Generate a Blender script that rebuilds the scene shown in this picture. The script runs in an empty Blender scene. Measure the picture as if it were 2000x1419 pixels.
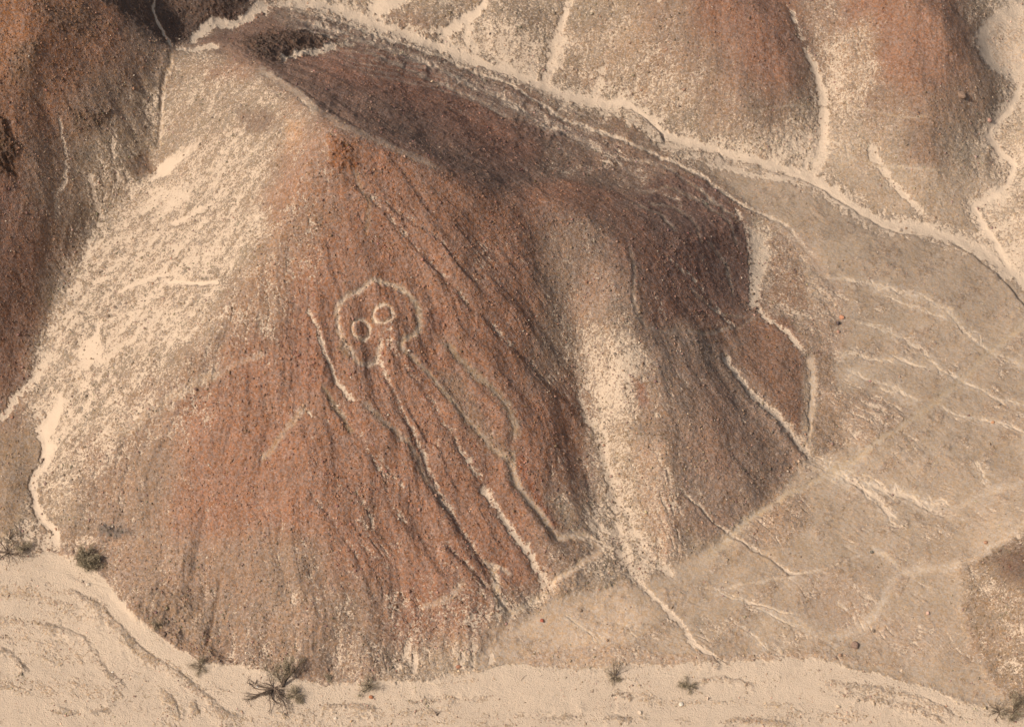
import bpy, math
import numpy as np
from mathutils import Vector, Matrix

# ------------------------------------------------------------------ camera, sky, sun
scene = bpy.context.scene
COL = scene.collection
W, H = 2000.0, 1419.0                 # photograph size, used to read positions off it
LENS, PITCH, DIST, BASEZ = 90.0, math.radians(48), 225.0, 8.0
CAM = np.array([0.0, -DIST * math.cos(PITCH), DIST * math.sin(PITCH) + BASEZ])
cam_d = bpy.data.cameras.new("camera"); cam = bpy.data.objects.new("camera", cam_d); COL.objects.link(cam)
cam_d.lens = LENS; cam_d.sensor_width = 36; cam_d.clip_start = 1; cam_d.clip_end = 6000
cam.location = CAM; cam.rotation_euler = (math.pi / 2 - PITCH, 0, 0)
scene.camera = cam
FPX = LENS / 36 * W

SUN_EL, SUN_AZ = math.radians(45), math.radians(203)   # azimuth of the sun, counter-clockwise from +X
world = bpy.data.worlds.new("World"); scene.world = world; world.use_nodes = True
nt = world.node_tree; bg = nt.nodes["Background"]
sky = nt.nodes.new("ShaderNodeTexSky"); sky.sky_type = 'NISHITA'; sky.sun_disc = False
sky.sun_elevation = SUN_EL; sky.sun_rotation = math.pi / 2 - SUN_AZ
sky.air_density = 1.0; sky.dust_density = 5.0; sky.ozone_density = .3
warm = nt.nodes.new("ShaderNodeMix"); warm.data_type = 'RGBA'; warm.blend_type = 'MULTIPLY'; warm.inputs[0].default_value = 1
warm.inputs[7].default_value = (1.0, .91, .80, 1)      # desert air: dust-warmed skylight
nt.links.new(sky.outputs[0], warm.inputs[6]); nt.links.new(warm.outputs[2], bg.inputs[0]); bg.inputs[1].default_value = 0.15
sd = bpy.data.lights.new("sun", 'SUN'); sd.energy = 3.5; sd.angle = math.radians(0.5); sd.color = (1.0, 0.945, 0.87)
so = bpy.data.objects.new("sun", sd); COL.objects.link(so)
tosun = Vector((math.cos(SUN_AZ) * math.cos(SUN_EL), math.sin(SUN_AZ) * math.cos(SUN_EL), math.sin(SUN_EL)))
so.rotation_euler = tosun.to_track_quat('Z', 'Y').to_euler(); so.location = (0, 0, 150)
vs = scene.view_settings; vs.view_transform = 'Standard'; vs.look = 'None'; vs.exposure = 0.12; vs.gamma = 1
scene.cycles.max_bounces = 3; scene.cycles.diffuse_bounces = 2
scene.render.film_transparent = False

# ------------------------------------------------------------------ helpers
_rs = np.random.RandomState(7)
_PERM = _rs.permutation(4096); _ANG = _rs.rand(4096) * 2 * np.pi
_GX, _GY = np.cos(_ANG).astype(np.float32), np.sin(_ANG).astype(np.float32)
def perlin(x, y, seed=0):
    xi = np.floor(x).astype(np.int64); yi = np.floor(y).astype(np.int64)
    xf = (x - xi).astype(np.float32); yf = (y - yi).astype(np.float32)
    u = xf * xf * xf * (xf * (xf * 6 - 15) + 10); w = yf * yf * yf * (yf * (yf * 6 - 15) + 10)
    def g(ax, ay):
        h = _PERM[(_PERM[(xi + ax + seed * 131) & 4095] + yi + ay + seed * 57) & 4095]
        return _GX[h] * (xf - ax) + _GY[h] * (yf - ay)
    a = g(0, 0); b = g(1, 0); c = g(0, 1); d = g(1, 1)
    return (a + (b - a) * u) * (1 - w) + (c + (d - c) * u) * w
def fbm(x, y, octs, seed=0, gain=0.5, ridged=False):
    s = 0; a = 1.0; t = 0
    for k in range(octs):
        n = perlin(x * 2 ** k + 13.7 * k, y * 2 ** k - 7.1 * k, seed + k)
        if ridged: n = 0.5 - np.abs(n) * 2
        s = s + a * n; t += a; a *= gain
    return s / t * 1.6
def sstep(a, b, x):
    t = np.clip((x - a) / (b - a), 0, 1); return t * t * (3 - 2 * t)
def srgb(c):
    c = np.array(c, float) / 255
    return np.where(c <= 0.04045, c / 12.92, ((c + 0.055) / 1.055) ** 2.4)

def ray_pos(u, v, h):
    """world point where the sight line through (u, v) of the photograph meets height h"""
    dx = (u - W / 2) / FPX; dy = -(v - H / 2) / FPX
    cy, sy = math.cos(PITCH), math.sin(PITCH)
    wx = dx; wy = cy + dy * sy; wz = -sy + dy * cy
    t = (h - CAM[2]) / wz
    return CAM[0] + wx * t, CAM[1] + wy * t, h + 0 * t

# ------------------------------------------------------------------ relief: heights along crests, gullies and foot lines
HL = [
 # main crest
 [(335,95,14.3),(440,100,16),(500,130,18.5),(560,170,21),(620,215,24),(660,240,25.3),(740,270,24.2),(830,305,22.3),(900,345,20.5),(1000,385,17.8),(1060,392,16.6),(1130,388,15.2),(1200,405,13),(1300,445,10.6),(1370,480,8.6)],
 # right lobe crest
 [(1130,388,15.2),(1170,450,13.9),(1215,520,12.6),(1243,600,11.2),(1262,680,9.7),(1285,760,8.1),(1305,850,6.3),(1312,950,4.3),(1302,1040,2.7),(1290,1110,1.5)],
 [(1192,600,11.6),(1196,650,10.8),(1208,720,9.2),(1222,820,6.8),(1238,920,4.6)],
 # valley between the face and the right lobe
 [(1040,420,16.2),(1075,500,13.8),(1113,600,10.9),(1135,690,8.1),(1150,790,5.8),(1172,880,4.1),(1200,1000,2.5),(1225,1080,1.8),(1263,1150,1.3),(1327,1213,1.0),(1400,1283,.55)],
 # face centre nose
 [(660,240,25.3),(650,330,23),(640,500,18.9),(640,700,14.1),(620,900,9.5),(600,1100,4.9),(592,1250,1.4),(590,1315,.2)],
 # nose right of the figure
 [(830,305,22.3),(870,450,19.2),(930,600,15.0),(985,750,10.8),(1030,880,7.4),(1090,1010,4.2),(1140,1090,2.4),(1190,1150,1.2)],
 # figure hollow
 [(780,480,18.6),(800,620,15.2),(850,760,11.2),(900,900,7.8),(960,1020,5.2),(1010,1120,2.7),(1030,1190,1.2)],
 # crest between sandy flank and red face
 [(640,260,24.8),(560,400,21.2),(480,560,17),(380,680,12.9),(300,780,9.4),(200,880,5.6),(120,970,2.7),(110,1040,1.0)],
 # left gully
 [(335,95,14.3),(325,180,12.8),(315,260,11.6),(306,330,10.4),(250,400,8.9),(195,440,7.8),(150,520,6.7),(108,600,5.5),(80,680,4.4),(60,745,3.4),(0,822,2.3),(-200,960,1.2)],
 [(120,780,3.9),(78,838,2.4),(92,880,2),(60,956,1.2),(100,1030,.7),(105,1075,.3)],
 # left hill
 [(-350,-250,30),(-100,-120,26),(60,-60,23),(180,-10,19.8),(250,42,17.2),(335,95,14.3)],
 [(60,-60,23),(60,60,21.6),(50,180,18.6),(20,300,15.7),(-10,420,13.0),(-30,560,10.0),(-50,680,6.6),(-60,760,3.9)],
 [(200,100,17.6),(170,220,15.0),(150,330,12.2),(120,430,9.8)],
 [(-350,200,25),(-350,500,18),(-350,750,8),(-350,900,2)],
 [(0,870,2.5),(30,930,2.2),(20,1010,1.4),(40,1060,.5)],
 # behind the saddle
 [(303,-60,13),(300,20,14.4),(312,55,14.1),(335,95,14.3)],
 [(318,15,12.6),(345,62,11.6),(362,88,11.4)],
 [(372,-40,13.6),(410,10,12.4),(470,20,10.6)],
 [(362,88,11.6),(393,62,10.9),(430,42,10.3),(500,26,9.3),(560,12,8.8),(640,12,8.3)],
 # hollow behind the crest
 [(545,118,15.2),(600,103,12.6),(660,92,10.7),(740,100,9.6)],
 [(462,84,14.9),(520,66,14.5),(590,63,13.1),(655,74,11.2)],
 # foot of the shaded back slope
 [(430,62,10.2),(520,40,9.4),(600,45,8.7),(700,72,7.9),(850,120,6.7),(1000,175,5.8),(1150,250,5.0),(1300,312,4.5),(1400,365,4.3),(1455,425,4.1),(1475,520,4.0),(1475,600,3.9)],
 # mound on the shaded back slope
 [(640,130,15.5),(740,150,14.0),(850,210,12.2),(960,260,10.2)],
 [(640,220,22.0),(760,225,18.2),(900,270,14.4),(1020,320,11.2),(1150,330,7.6),(1230,372,6.6)],
 # main dry channel
 [(540,6,8.6),(617,7,8.1),(707,37,7.5),(800,67,6.8),(877,97,6.2),(967,133,5.6),(1050,160,5.1),(1167,193,4.5),(1260,227,4.1),(1317,277,3.7),(1433,300,3.3),(1543,333,2.9),(1633,380,2.5),(1720,437,2.0),(1800,440,1.7),(1900,480,1.3),(2000,552,.9),(2400,800,.2)],
 # back hill
 [(1200,-60,10.6),(1330,-20,11.4),(1440,0,10.8),(1520,50,9.6),(1550,120,7.7),(1560,180,6.2)],
 [(1300,60,8.8),(1400,150,7.7),(1480,220,6.4)],
 [(1110,0,8.3),(1100,40,7.2),(1083,90,6.1),(1070,140,5.2)],
 [(1190,20,8.7),(1180,90,7.0),(1170,160,5.2)],
 [(1000,20,8.6),(1010,80,6.9),(1020,130,5.5)],
 [(953,0,8.1),(900,43,7.1),(862,78,6.4)],
 [(860,-20,9),(850,30,7.9)],[(733,20,7.9),(780,-10,8.3)],
 [(1515,-30,9.4),(1547,27,8.5),(1570,90,6.9),(1595,150,5.3),(1608,215,4.2),(1607,273,3.5),(1592,330,3.0)],
 # second back hill
 [(1740,-60,12),(1800,0,11.2),(1850,60,9.7),(1900,130,7.3),(1930,190,5.4)],
 [(1620,40,8.2),(1680,120,7.2),(1700,220,5.3),(1690,300,3.9)],
 [(1800,120,8.9),(1810,220,6.7),(1820,320,4.5),(1780,400,2.9)],
 [(1870,-30,8.6),(1905,30,7.2),(1935,110,4.9),(1970,160,3.9)],
 [(1993,155,3.7),(1967,220,3.2),(1930,263,2.9),(1980,325,2.5),(1900,400,2.1),(1935,460,1.6),(2000,552,.9)],
 [(1940,60,5.4),(2000,40,5.3),(2050,120,4.6)],[(2010,270,4.2),(2040,300,4.8)],[(2000,400,3.4),(2040,430,3.6)],
 # plain
 [(1560,430,4.0),(1700,490,3.3),(1850,560,2.5),(2000,640,1.6)],
 [(1620,545,3.8),(1750,570,3.0),(1877,640,2.2),(2000,716,1.4)],
 [(1640,630,3.6),(1800,690,2.5),(2000,793,1.3)],
 [(1480,610,3.9),(1407,673,5.5),(1460,756,4.3),(1540,836,2.8),(1610,903,1.9),(1740,956,1.5),(1850,990,1.3)],
 [(1555,660,4.1),(1550,780,3.4),(1545,840,2.8)],[(1583,700,3.0),(1580,856,2.2)],[(1620,720,3.5),(1630,820,2.8),(1640,880,2.0)],
 [(1590,900,1.9),(1540,935,1.75),(1490,990,1.6),(1430,1035,1.5),(1350,1085,1.4),(1300,1115,1.3)],
 [(1320,640,8.4),(1400,780,6.1),(1450,880,4.3),(1470,960,2.9)],
 [(1400,560,6.2),(1440,600,4.8)],
 [(1700,850,2.2),(1850,900,1.7),(2000,900,1.5)],
 [(1500,1100,1.25),(1650,1090,1.3),(1800,1060,1.4)],
 [(1300,1220,.9),(1500,1200,.9),(1700,1150,1.1),(1850,1150,1.2)],
 [(1000,1240,.7),(1200,1240,.8)],
 # knoll cut by the right edge
 [(1950,1060,1.9),(1892,1095,1.5),(1880,1180,1.2),(1910,1270,.8),(1955,1360,.2)],
 [(2010,1045,3.2),(1990,1130,4.4),(1995,1230,3.2),(2000,1320,1.2)],[(2200,1050,8),(2200,1200,8),(2200,1330,3)],
 # wash edge
 [(-300,1080,.5),(0,1090,.3),(100,1078,.3),(170,1115,.3),(230,1170,.3),(300,1235,.3),(390,1290,.2),(480,1305,.2),(600,1320,.2),(760,1325,.2),(900,1305,.3),(1050,1290,.4),(1200,1300,.4),(1400,1290,.4),(1600,1290,.4),(1750,1325,.3),(1900,1385,.2),(2000,1400,.2),(2300,1420,.2)],
 [(-300,1250,0),(100,1250,-.1),(300,1330,-.1),(500,1395,-.1),(900,1380,-.1),(1500,1370,-.1),(1900,1440,-.1)],
 [(-400,1500,0),(1000,1500,0),(2400,1500,0)],
]
CU0, CU1, CV0, CV1, CS = -400, 2400, -260, 1560, 10
def solve_heights():
    nu = (CU1 - CU0) // CS + 1; nv = (CV1 - CV0) // CS + 1
    val = np.zeros((nv, nu)); cnt = np.zeros((nv, nu))
    for pl in HL:
        for (a, b) in zip(pl[:-1], pl[1:]):
            n = int(max(abs(a[0] - b[0]), abs(a[1] - b[1])) / 4) + 2
            for t in np.linspace(0, 1, n):
                u = a[0] + (b[0] - a[0]) * t; v = a[1] + (b[1] - a[1]) * t; h = a[2] + (b[2] - a[2]) * t
                i = int(round((v - CV0) / CS)); j = int(round((u - CU0) / CS))
                if 0 <= i < nv and 0 <= j < nu: val[i, j] += h; cnt[i, j] += 1
    fix = cnt > 0; val[fix] /= cnt[fix]
    def relax(h, val, fix, n):
        for _ in range(n):
            p = np.pad(h, 1, mode='edge')
            h = 0.25 * (p[:-2, 1:-1] + p[2:, 1:-1] + p[1:-1, :-2] + p[1:-1, 2:])
            h = np.where(fix, val, h)
        return h
    # coarse to fine
    levels = []; f, v_ = fix, val
    levels.append((f, v_))
    for _ in range(4):
        hh, ww = f.shape; H2, W2 = (hh + 1) // 2, (ww + 1) // 2
        s = np.zeros((H2, W2)); c = np.zeros((H2, W2))
        ii, jj = np.nonzero(f); np.add.at(s, (ii // 2, jj // 2), v_[ii, jj]); np.add.at(c, (ii // 2, jj // 2), 1)
        f = c > 0; v_ = np.where(f, s / np.maximum(c, 1), 0); levels.append((f, v_))
    h = np.full(levels[-1][0].shape, 3.0)
    for k, (f, v_) in enumerate(reversed(levels)):
        if h.shape != f.shape: h = np.repeat(np.repeat(h, 2, 0), 2, 1)[:f.shape[0], :f.shape[1]]
        h = relax(np.where(f, v_, h), v_, f, 300)
    for _ in range(9):
        p = np.pad(h, 1, mode='edge')
        h = (p[:-2, 1:-1] + p[2:, 1:-1] + p[1:-1, :-2] + p[1:-1, 2:] + 2 * h) / 6
    return h
HC = solve_heights()
def bilin(M, fu, fv, smooth=False):
    nv, nu = M.shape[:2]
    fu = np.clip(fu, 0, nu - 1.001); fv = np.clip(fv, 0, nv - 1.001)
    j = fu.astype(int); i = fv.astype(int); a = fu - j; b = fv - i
    if smooth: a = a * a * (3 - 2 * a); b = b * b * (3 - 2 * b)
    if M.ndim == 3: a = a[..., None]; b = b[..., None]
    return (M[i, j] * (1 - a) + M[i, j + 1] * a) * (1 - b) + (M[i + 1, j] * (1 - a) + M[i + 1, j + 1] * a) * b
def coarse_h(u, v):
    # quadratic b-spline like smoothing: average a few taps
    s = 0
    for du, dv, w in ((0, 0, .4), (7, 0, .15), (-7, 0, .15), (0, 7, .15), (0, -7, .15)):
        s = s + w * bilin(HC, (u + du - CU0) / CS, (v + dv - CV0) / CS)
    return s

# ------------------------------------------------------------------ the sheet
def axis(lo, hi, step, olo, ohi, nout):
    core = np.arange(lo, hi + .1, step)
    t = np.linspace(0, 1, nout + 1)[1:] ** 2.2
    return np.concatenate([(lo + (olo - lo) * t)[::-1], core, hi + (ohi - hi) * t])
UA = axis(-120, 2120, 1.6, -2600, 4600, 60)
VA = axis(-100, 1520, 1.6, -2300, 3200, 60)
U, V = np.meshgrid(UA, VA)
NV, NU = U.shape
print("grid", NV, NU)
# wandering coordinates so that painted boundaries are uneven
UW = U + 9 * fbm(U / 60, V / 60, 3, 1) + 5 * fbm(U / 10, V / 10, 3, 3)
VW = V + 9 * fbm(U / 60 + 50, V / 60, 3, 5) + 6 * fbm(U / 10 + 31, V / 14, 3, 6)

UL = U + 4.5 * fbm(U / 50 + 7, V / 50, 2, 2) + 1.6 * fbm(U / 11, V / 11, 2, 3)
VL = V + 4.5 * fbm(U / 50 + 90, V / 50, 2, 4) + 1.6 * fbm(U / 11 + 31, V / 11, 2, 6)
def window(pts, pad):
    us = [p[0] for p in pts]; v_ = [p[1] for p in pts]
    j0, j1 = np.searchsorted(UA, [min(us) - pad, max(us) + pad]); i0, i1 = np.searchsorted(VA, [min(v_) - pad, max(v_) + pad])
    return slice(i0, i1), slice(j0, j1)
def line_dist(pts, pad, warped=True):
    """distance, side (+ = right of the direction of travel as drawn) and position along a polyline, in pixels"""
    sl = window(pts, pad + 14)
    X = (UL if warped == 1 else UW if warped else U)[sl]; Y = (VL if warped == 1 else VW if warped else V)[sl]
    best = np.full(X.shape, 1e9); side = np.zeros(X.shape); par = np.zeros(X.shape)
    L = 0; tot = sum(math.dist(a[:2], b[:2]) for a, b in zip(pts[:-1], pts[1:]))
    for a, b in zip(pts[:-1], pts[1:]):
        dx, dy = b[0] - a[0], b[1] - a[1]; q = dx * dx + dy * dy + 1e-9; l = math.sqrt(q)
        t = np.clip(((X - a[0]) * dx + (Y - a[1]) * dy) / q, 0, 1)
        d = np.hypot(X - a[0] - t * dx, Y - a[1] - t * dy)
        s = ((X - a[0]) * -dy + (Y - a[1]) * dx) / l
        m = d < best
        best = np.where(m, d, best); side = np.where(m, np.where(s >= 0, d, -d), side); par = np.where(m, (L + t * l) / tot, par)
        L += l
    return sl, best, side, par
def poly_sdf(pts, pad=60, warped=2):
    sl, d, _, _ = line_dist(list(pts) + [pts[0]], pad, warped)
    X = (UW if warped else U)[sl]; Y = (VW if warped else V)[sl]
    ins = np.zeros(X.shape, bool); n = len(pts)
    for k in range(n):
        x1, y1 = pts[k]; x2, y2 = pts[(k + 1) % n]
        if y1 == y2: continue
        c = ((y1 > Y) != (y2 > Y)) & (X < (x2 - x1) * (Y - y1) / (y2 - y1) + x1)
        ins ^= c
    return sl, np.where(ins, d, -d)

RAG = fbm(U / 16, V / 16, 3, 15, .6); RAG2 = fbm(U / 11, V / 11, 3, 17, .75); RAG3 = fbm(U / 34, V / 34, 3, 19, .6)
# ------------------------------------------------------------------ ground cover read off the photograph, one cell per 100 px
PAL = {  # base colours of the stones and soils (linear)
 'o': (.215, .122, .080), 'r': (.224, .127, .087), 'd': (.182, .107, .078), 'b': (.215, .148, .106),
 'k': (.105, .070, .053), 't': (.298, .228, .165), 'g': (.218, .164, .118), 's': (.385, .30, .22)}
ROWS = [
"o0 o0 o0 k1 k0 b4 b5 g4 g4 g4 g4 g4 g3 b2 r1 r0 b4 r1 r0 g4 t7",
"o0 o0 o0 b1 g4 d1 d1 d0 d0 g5 g6 g4 g4 b3 b2 r0 b4 r2 r1 b2 t6",
"o0 o0 b1 g4 g5 g5 b3 d0 d0 d1 d2 g4 g6 g4 b3 b2 g5 b3 b1 b2 t5",
"o0 b1 g3 g4 g6 g5 b3 r1 r1 d0 d0 d2 b2 g4 t5 t5 t6 t3 b2 t3 t5",
"d0 b2 g4 g6 g6 g5 b4 r1 r1 r1 r1 r0 d0 d0 d0 t5 t3 t3 t2 t6 t4",
"d0 b2 g5 g6 g6 g4 r3 r1 r0 r2 r2 b3 d1 d0 d1 t5 t4 t2 t2 t5 t6",
"d0 g4 g6 g6 g5 b4 r2 r0 r0 r1 r1 b3 b1 d1 d0 b4 t5 t1 t1 t2 t2",
"d0 g6 g6 g5 b4 r2 r1 r0 r0 r0 r0 b4 b4 b2 b1 d1 b3 t2 t1 t1 t1",
"b1 g6 g5 b4 r2 r1 r1 r1 r0 r1 r0 r2 g4 b2 b1 b1 t3 t4 t2 t1 t1",
"b2 g6 b4 b2 r2 r1 r1 r1 r1 r1 r1 r2 g4 b3 b2 b1 t3 t2 t2 t1 t1",
"t4 g4 b3 b2 r1 r1 r1 r1 r1 r1 r0 b2 g5 b4 b2 t2 t2 t1 t1 t2 t2",
"t6 b5 b3 b2 b2 b1 b2 r2 r2 r2 r1 b3 g5 g4 t1 t1 t1 t1 t1 t2 b2",
"s7 s7 b4 b2 b2 b2 b3 b3 r3 r4 b5 t1 t1 t2 t1 t2 t2 t1 t1 b3 b2",
"s7 s7 s7 b3 b4 b4 b3 b4 g4 t3 t3 t3 t4 t4 t4 t5 t5 t4 t2 b4 b3",
"s7 s7 s7 s7 s7 s7 s7 s7 s7 s7 s7 s7 s7 s7 s7 s7 s7 s7 s7 s7 s7"]
MC = np.zeros((15, 21, 4))
for i, r in enumerate(ROWS):
    for j, c in enumerate(r.split()):
        MC[i, j, :3] = PAL[c[0]]; MC[i, j, 3] = int(c[1]) / 10
base = bilin(MC, UW / 100 + .25 * fbm(U / 140, V / 140, 3, 8), VW / 100 + .25 * fbm(U / 140, V / 140 + 9, 3, 9), True)
RC = base[..., :3].copy(); S = base[..., 3].copy()
SM = np.zeros_like(S)            # smoothness: 1 = wind-blown or trodden, no stones
PL = np.zeros_like(S)            # 1 where the fine pebble pavement of the plain lies
ROUGH = np.zeros_like(S)         # craggy rock
DH = np.zeros_like(S)            # small relief

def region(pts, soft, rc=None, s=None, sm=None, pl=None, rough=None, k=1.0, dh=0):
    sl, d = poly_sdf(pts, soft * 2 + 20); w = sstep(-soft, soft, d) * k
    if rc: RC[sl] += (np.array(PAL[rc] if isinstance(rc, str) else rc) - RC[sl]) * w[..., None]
    if s is not None: S[sl] += (s - S[sl]) * w
    if sm is not None: SM[sl] = np.maximum(SM[sl], sm * w)
    if pl is not None: PL[sl] += (pl - PL[sl]) * w
    if rough is not None: ROUGH[sl] = np.maximum(ROUGH[sl], rough * w)
    if dh: DH[sl] += dh * w
def stroke(pts, w, s=None, rc=None, sm=None, depth=0, bank=0, rib=0, k=1.0, warped=True, w2=None):
    """a gully, rill or trail: cover inside width w (tapering to w2), carved by depth, with a bank on its left (sun) side"""
    w2 = w if w2 is None else w2
    if s is not None and s > .35 and (sm or 0) < .5: s *= .86; w *= 1.12; w2 *= 1.12
    sl, d, side, par = line_dist(pts, max(w, w2) * (9 if rib else 4) + 10, warped)
    ww = (w + (w2 - w) * par) * (1 + .55 * RAG[sl])
    if s is not None and (sm or 0) < .95: s = s + (.10 if k > 1 else .30) * RAG3[sl] + .15 * RAG2[sl]
    end = np.minimum(sstep(0, .10, par), sstep(0, .10, 1 - par)) if k <= 1 else 1
    rg_ = .45 if k > 1 else 1
    g = sstep(-.45 if k > 1 else -.35, .75, 1 - d / ww + rg_ * (.75 * RAG2[sl] + .35 * RAG3[sl])) * min(k, 1) * (0.08 + 0.92 * end)
    if s is not None: S[sl] += (s - S[sl]) * g
    if rc: RC[sl] += (np.array(PAL[rc] if isinstance(rc, str) else rc) - RC[sl]) * g[..., None]
    if sm: SM[sl] = np.maximum(SM[sl], sm * g)
    if rib:
        sg_ = -1.0 if pts[-1][1] < pts[0][1] else 1.0
        x = np.clip(side * sg_ + w * .3, 0, None)
        DH[sl] += rib * (1 - np.exp(-(x / (w * 2.0)) ** 2)) * np.exp(-(x / (w * 4.0)) ** 1.6) * np.minimum(sstep(0, .12, par), sstep(0, .12, 1 - par))
    if depth or bank:
        depth *= .42; bank *= .5
        DH[sl] -= depth * np.exp(-(d / (ww * 1.15)) ** 2) * (0.35 + 0.65 * end)
        # the left-hand side as seen in the picture carries the bank
        sg = 1.0
        dx = pts[-1][0] - pts[0][0]; dy = pts[-1][1] - pts[0][1]
        if dy < 0: sg = -1.0
        DH[sl] += bank * np.exp(-((side * sg - ww * 1.7) / (ww * 1.1)) ** 2) * (0.35 + 0.65 * end)

def scarp(pts, drop, reach=28, crisp=1.3):
    """a small bank: the ground falls by drop on the right-hand (away from the sun) side and eases back"""
    sl, d, side, par = line_dist(pts, reach * 2.5)
    sg = -1.0 if pts[-1][1] < pts[0][1] else 1.0
    e = np.minimum(sstep(0, .15, par), sstep(0, .15, 1 - par)) * (np.clip(.6 + 1.3 * RAG3[sl] + .5 * RAG[sl], .05, 1.3) if reach < 30 else .75)
    q = side * sg
    DH[sl] += drop * e * (1 / (1 + np.exp(-np.clip(q / crisp, -30, 30)))) * np.exp(-np.clip(q, 0, None) / reach) - .0
    DH[sl] -= .35 * drop * e * np.exp(-((q + 3) / 3.5) ** 2)
def stream(pts, w, s=.6, rc=(.42, .335, .25), seed=0):
    rg = np.random.RandomState(seed + len(pts))
    stroke(pts, w * 2.2, .24, rc, k=.4)
    for q in range(3):
        lo = 0 if q == 0 else rg.randint(0, max(1, len(pts) - 2)); hi = len(pts) if q == 0 else min(len(pts), lo + rg.randint(2, len(pts) + 1) + 1)
        if hi - lo < 2: continue
        dense = []
        for a, b in zip(pts[lo:hi - 1], pts[lo + 1:hi]):
            for t_ in (0, .33, .67): dense.append((a[0] + (b[0] - a[0]) * t_, a[1] + (b[1] - a[1]) * t_))
        dense.append(pts[hi - 1])
        dense = [(x + rg.normal(0, w * (.3 if q == 0 else .9)), y + rg.normal(0, w * (.3 if q == 0 else .9))) for x, y in dense]
        stroke(dense, w * (.42 if q == 0 else .26), s - .12, rc, depth=.05, k=.75)

WASH = [(-2600,1093),(0,1093),(40,1082),(100,1076),(150,1098),(195,1125),(235,1172),(300,1235),(350,1268),(390,1292),(470,1300),(560,1322),(660,1338),(760,1332),(860,1328),(920,1312),(1010,1295),(1120,1308),(1230,1300),(1330,1296),(1450,1290),(1600,1290),(1680,1308),(1760,1330),(1830,1352),(1900,1386),(1960,1392),(2060,1398),(4600,1420),(4600,3200),(-2600,3200)]
CREST_R = [(335,95),(440,100),(500,130),(560,170),(620,215),(660,240),(740,270),(830,305),(900,345),(1000,385),(1060,392),(1130,388),(1200,405),(1260,430)]
FOOT_B = [(1475,600),(1470,520),(1458,440),(1430,395),(1380,352),(1300,306),(1200,262),(1100,222),(1000,165),(920,130),(850,105),(750,68),(640,32),(560,18),(500,35),(440,50),(400,70)]
PLAIN = [(1260,1128),(1340,1088),(1430,1032),(1490,990),(1540,935),(1585,895),(1650,870),(1640,760),(1620,690),(1640,600),(1600,540),(1540,470),(1490,425),(1440,380),(1360,320),(1420,310),(1560,345),(1640,390),(1740,445),(1850,450),(1920,490),(2000,560),(4600,1300),(4600,1420),(2040,1395),(1960,1370),(1905,1270),(1878,1180),(1890,1095),(1960,1058),(2010,1040),(2000,1400),(1760,1330),(1680,1308),(1600,1290),(1450,1290),(1330,1296),(1230,1300),(1120,1308),(1010,1295),(920,1300),(975,1245),(1020,1212),(1090,1170),(1190,1145)]
# shaded slope behind the crest, in a darker stone colour
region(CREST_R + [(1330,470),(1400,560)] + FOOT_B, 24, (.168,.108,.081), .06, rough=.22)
region([(590,105),(700,95),(820,125),(960,210),(1060,300),(1000,330),(900,280),(760,190),(640,160)], 35, (.215,.118,.084), .02, k=.85)
region([(1000,365),(1130,350),(1210,385),(1200,420),(1120,410),(1020,400)], 14, (.235,.13,.088), .03, k=.9)
region([(1040,200),(1150,215),(1290,285),(1420,330),(1500,420),(1440,395),(1340,335),(1250,300),(1150,265)], 10, (.225,.16,.115), .3, k=.9)
region([(1060,280),(1200,270),(1330,330),(1230,370),(1130,350),(1060,345)], 16, (.215,.145,.105), .22, k=.8)
region([(1180,225),(1250,225),(1296,285),(1230,275)], 8, (.185,.125,.09), .08, k=.8)
region([(540,20),(640,38),(760,80),(1000,165),(1030,200),(900,150),(760,105),(640,60),(540,45)], 7, (.20,.14,.105), .2, k=.8)
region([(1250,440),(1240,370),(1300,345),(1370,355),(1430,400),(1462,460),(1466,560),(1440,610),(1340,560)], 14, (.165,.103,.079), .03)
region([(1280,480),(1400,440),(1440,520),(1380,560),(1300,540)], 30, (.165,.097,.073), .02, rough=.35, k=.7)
# hollow wall
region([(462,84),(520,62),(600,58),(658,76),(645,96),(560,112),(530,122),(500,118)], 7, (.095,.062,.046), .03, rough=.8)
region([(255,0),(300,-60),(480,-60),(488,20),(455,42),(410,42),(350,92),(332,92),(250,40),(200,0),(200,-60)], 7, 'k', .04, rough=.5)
# left hill tops and ledges
region([(-2600,-2300),(150,-2300),(180,0),(90,110),(-10,150),(-2600,150)], 45, (.245,.130,.078), 0, k=.7)
region([(60,10),(170,5),(215,60),(170,95),(110,60)], 18, (.165,.100,.066), 0, rough=.55, k=.8)
region([(20,90),(80,70),(70,150),(20,165)], 14, (.14,.09,.06), 0, rough=.7, k=.8)
region([(30,160),(90,150),(100,195),(45,200)], 14, (.195,.125,.086), 0, sm=.4, k=.7)
region([(-60,225),(14,235),(34,300),(30,350),(-10,345),(-60,350)], 10, (.10,.06,.04), 0, rough=1.6)  # dark crag ledge, with its overhang's shadow put into the colour
region([(-60,440),(90,420),(85,620),(60,700),(40,760),(-80,780),(-400,700),(-400,350),(-60,350)], 30, (.185,.110,.078), 0, k=.8)
region([(140,215),(215,225),(200,260),(150,262)], 12, (.15,.10,.07), .1, rough=.5)
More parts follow.
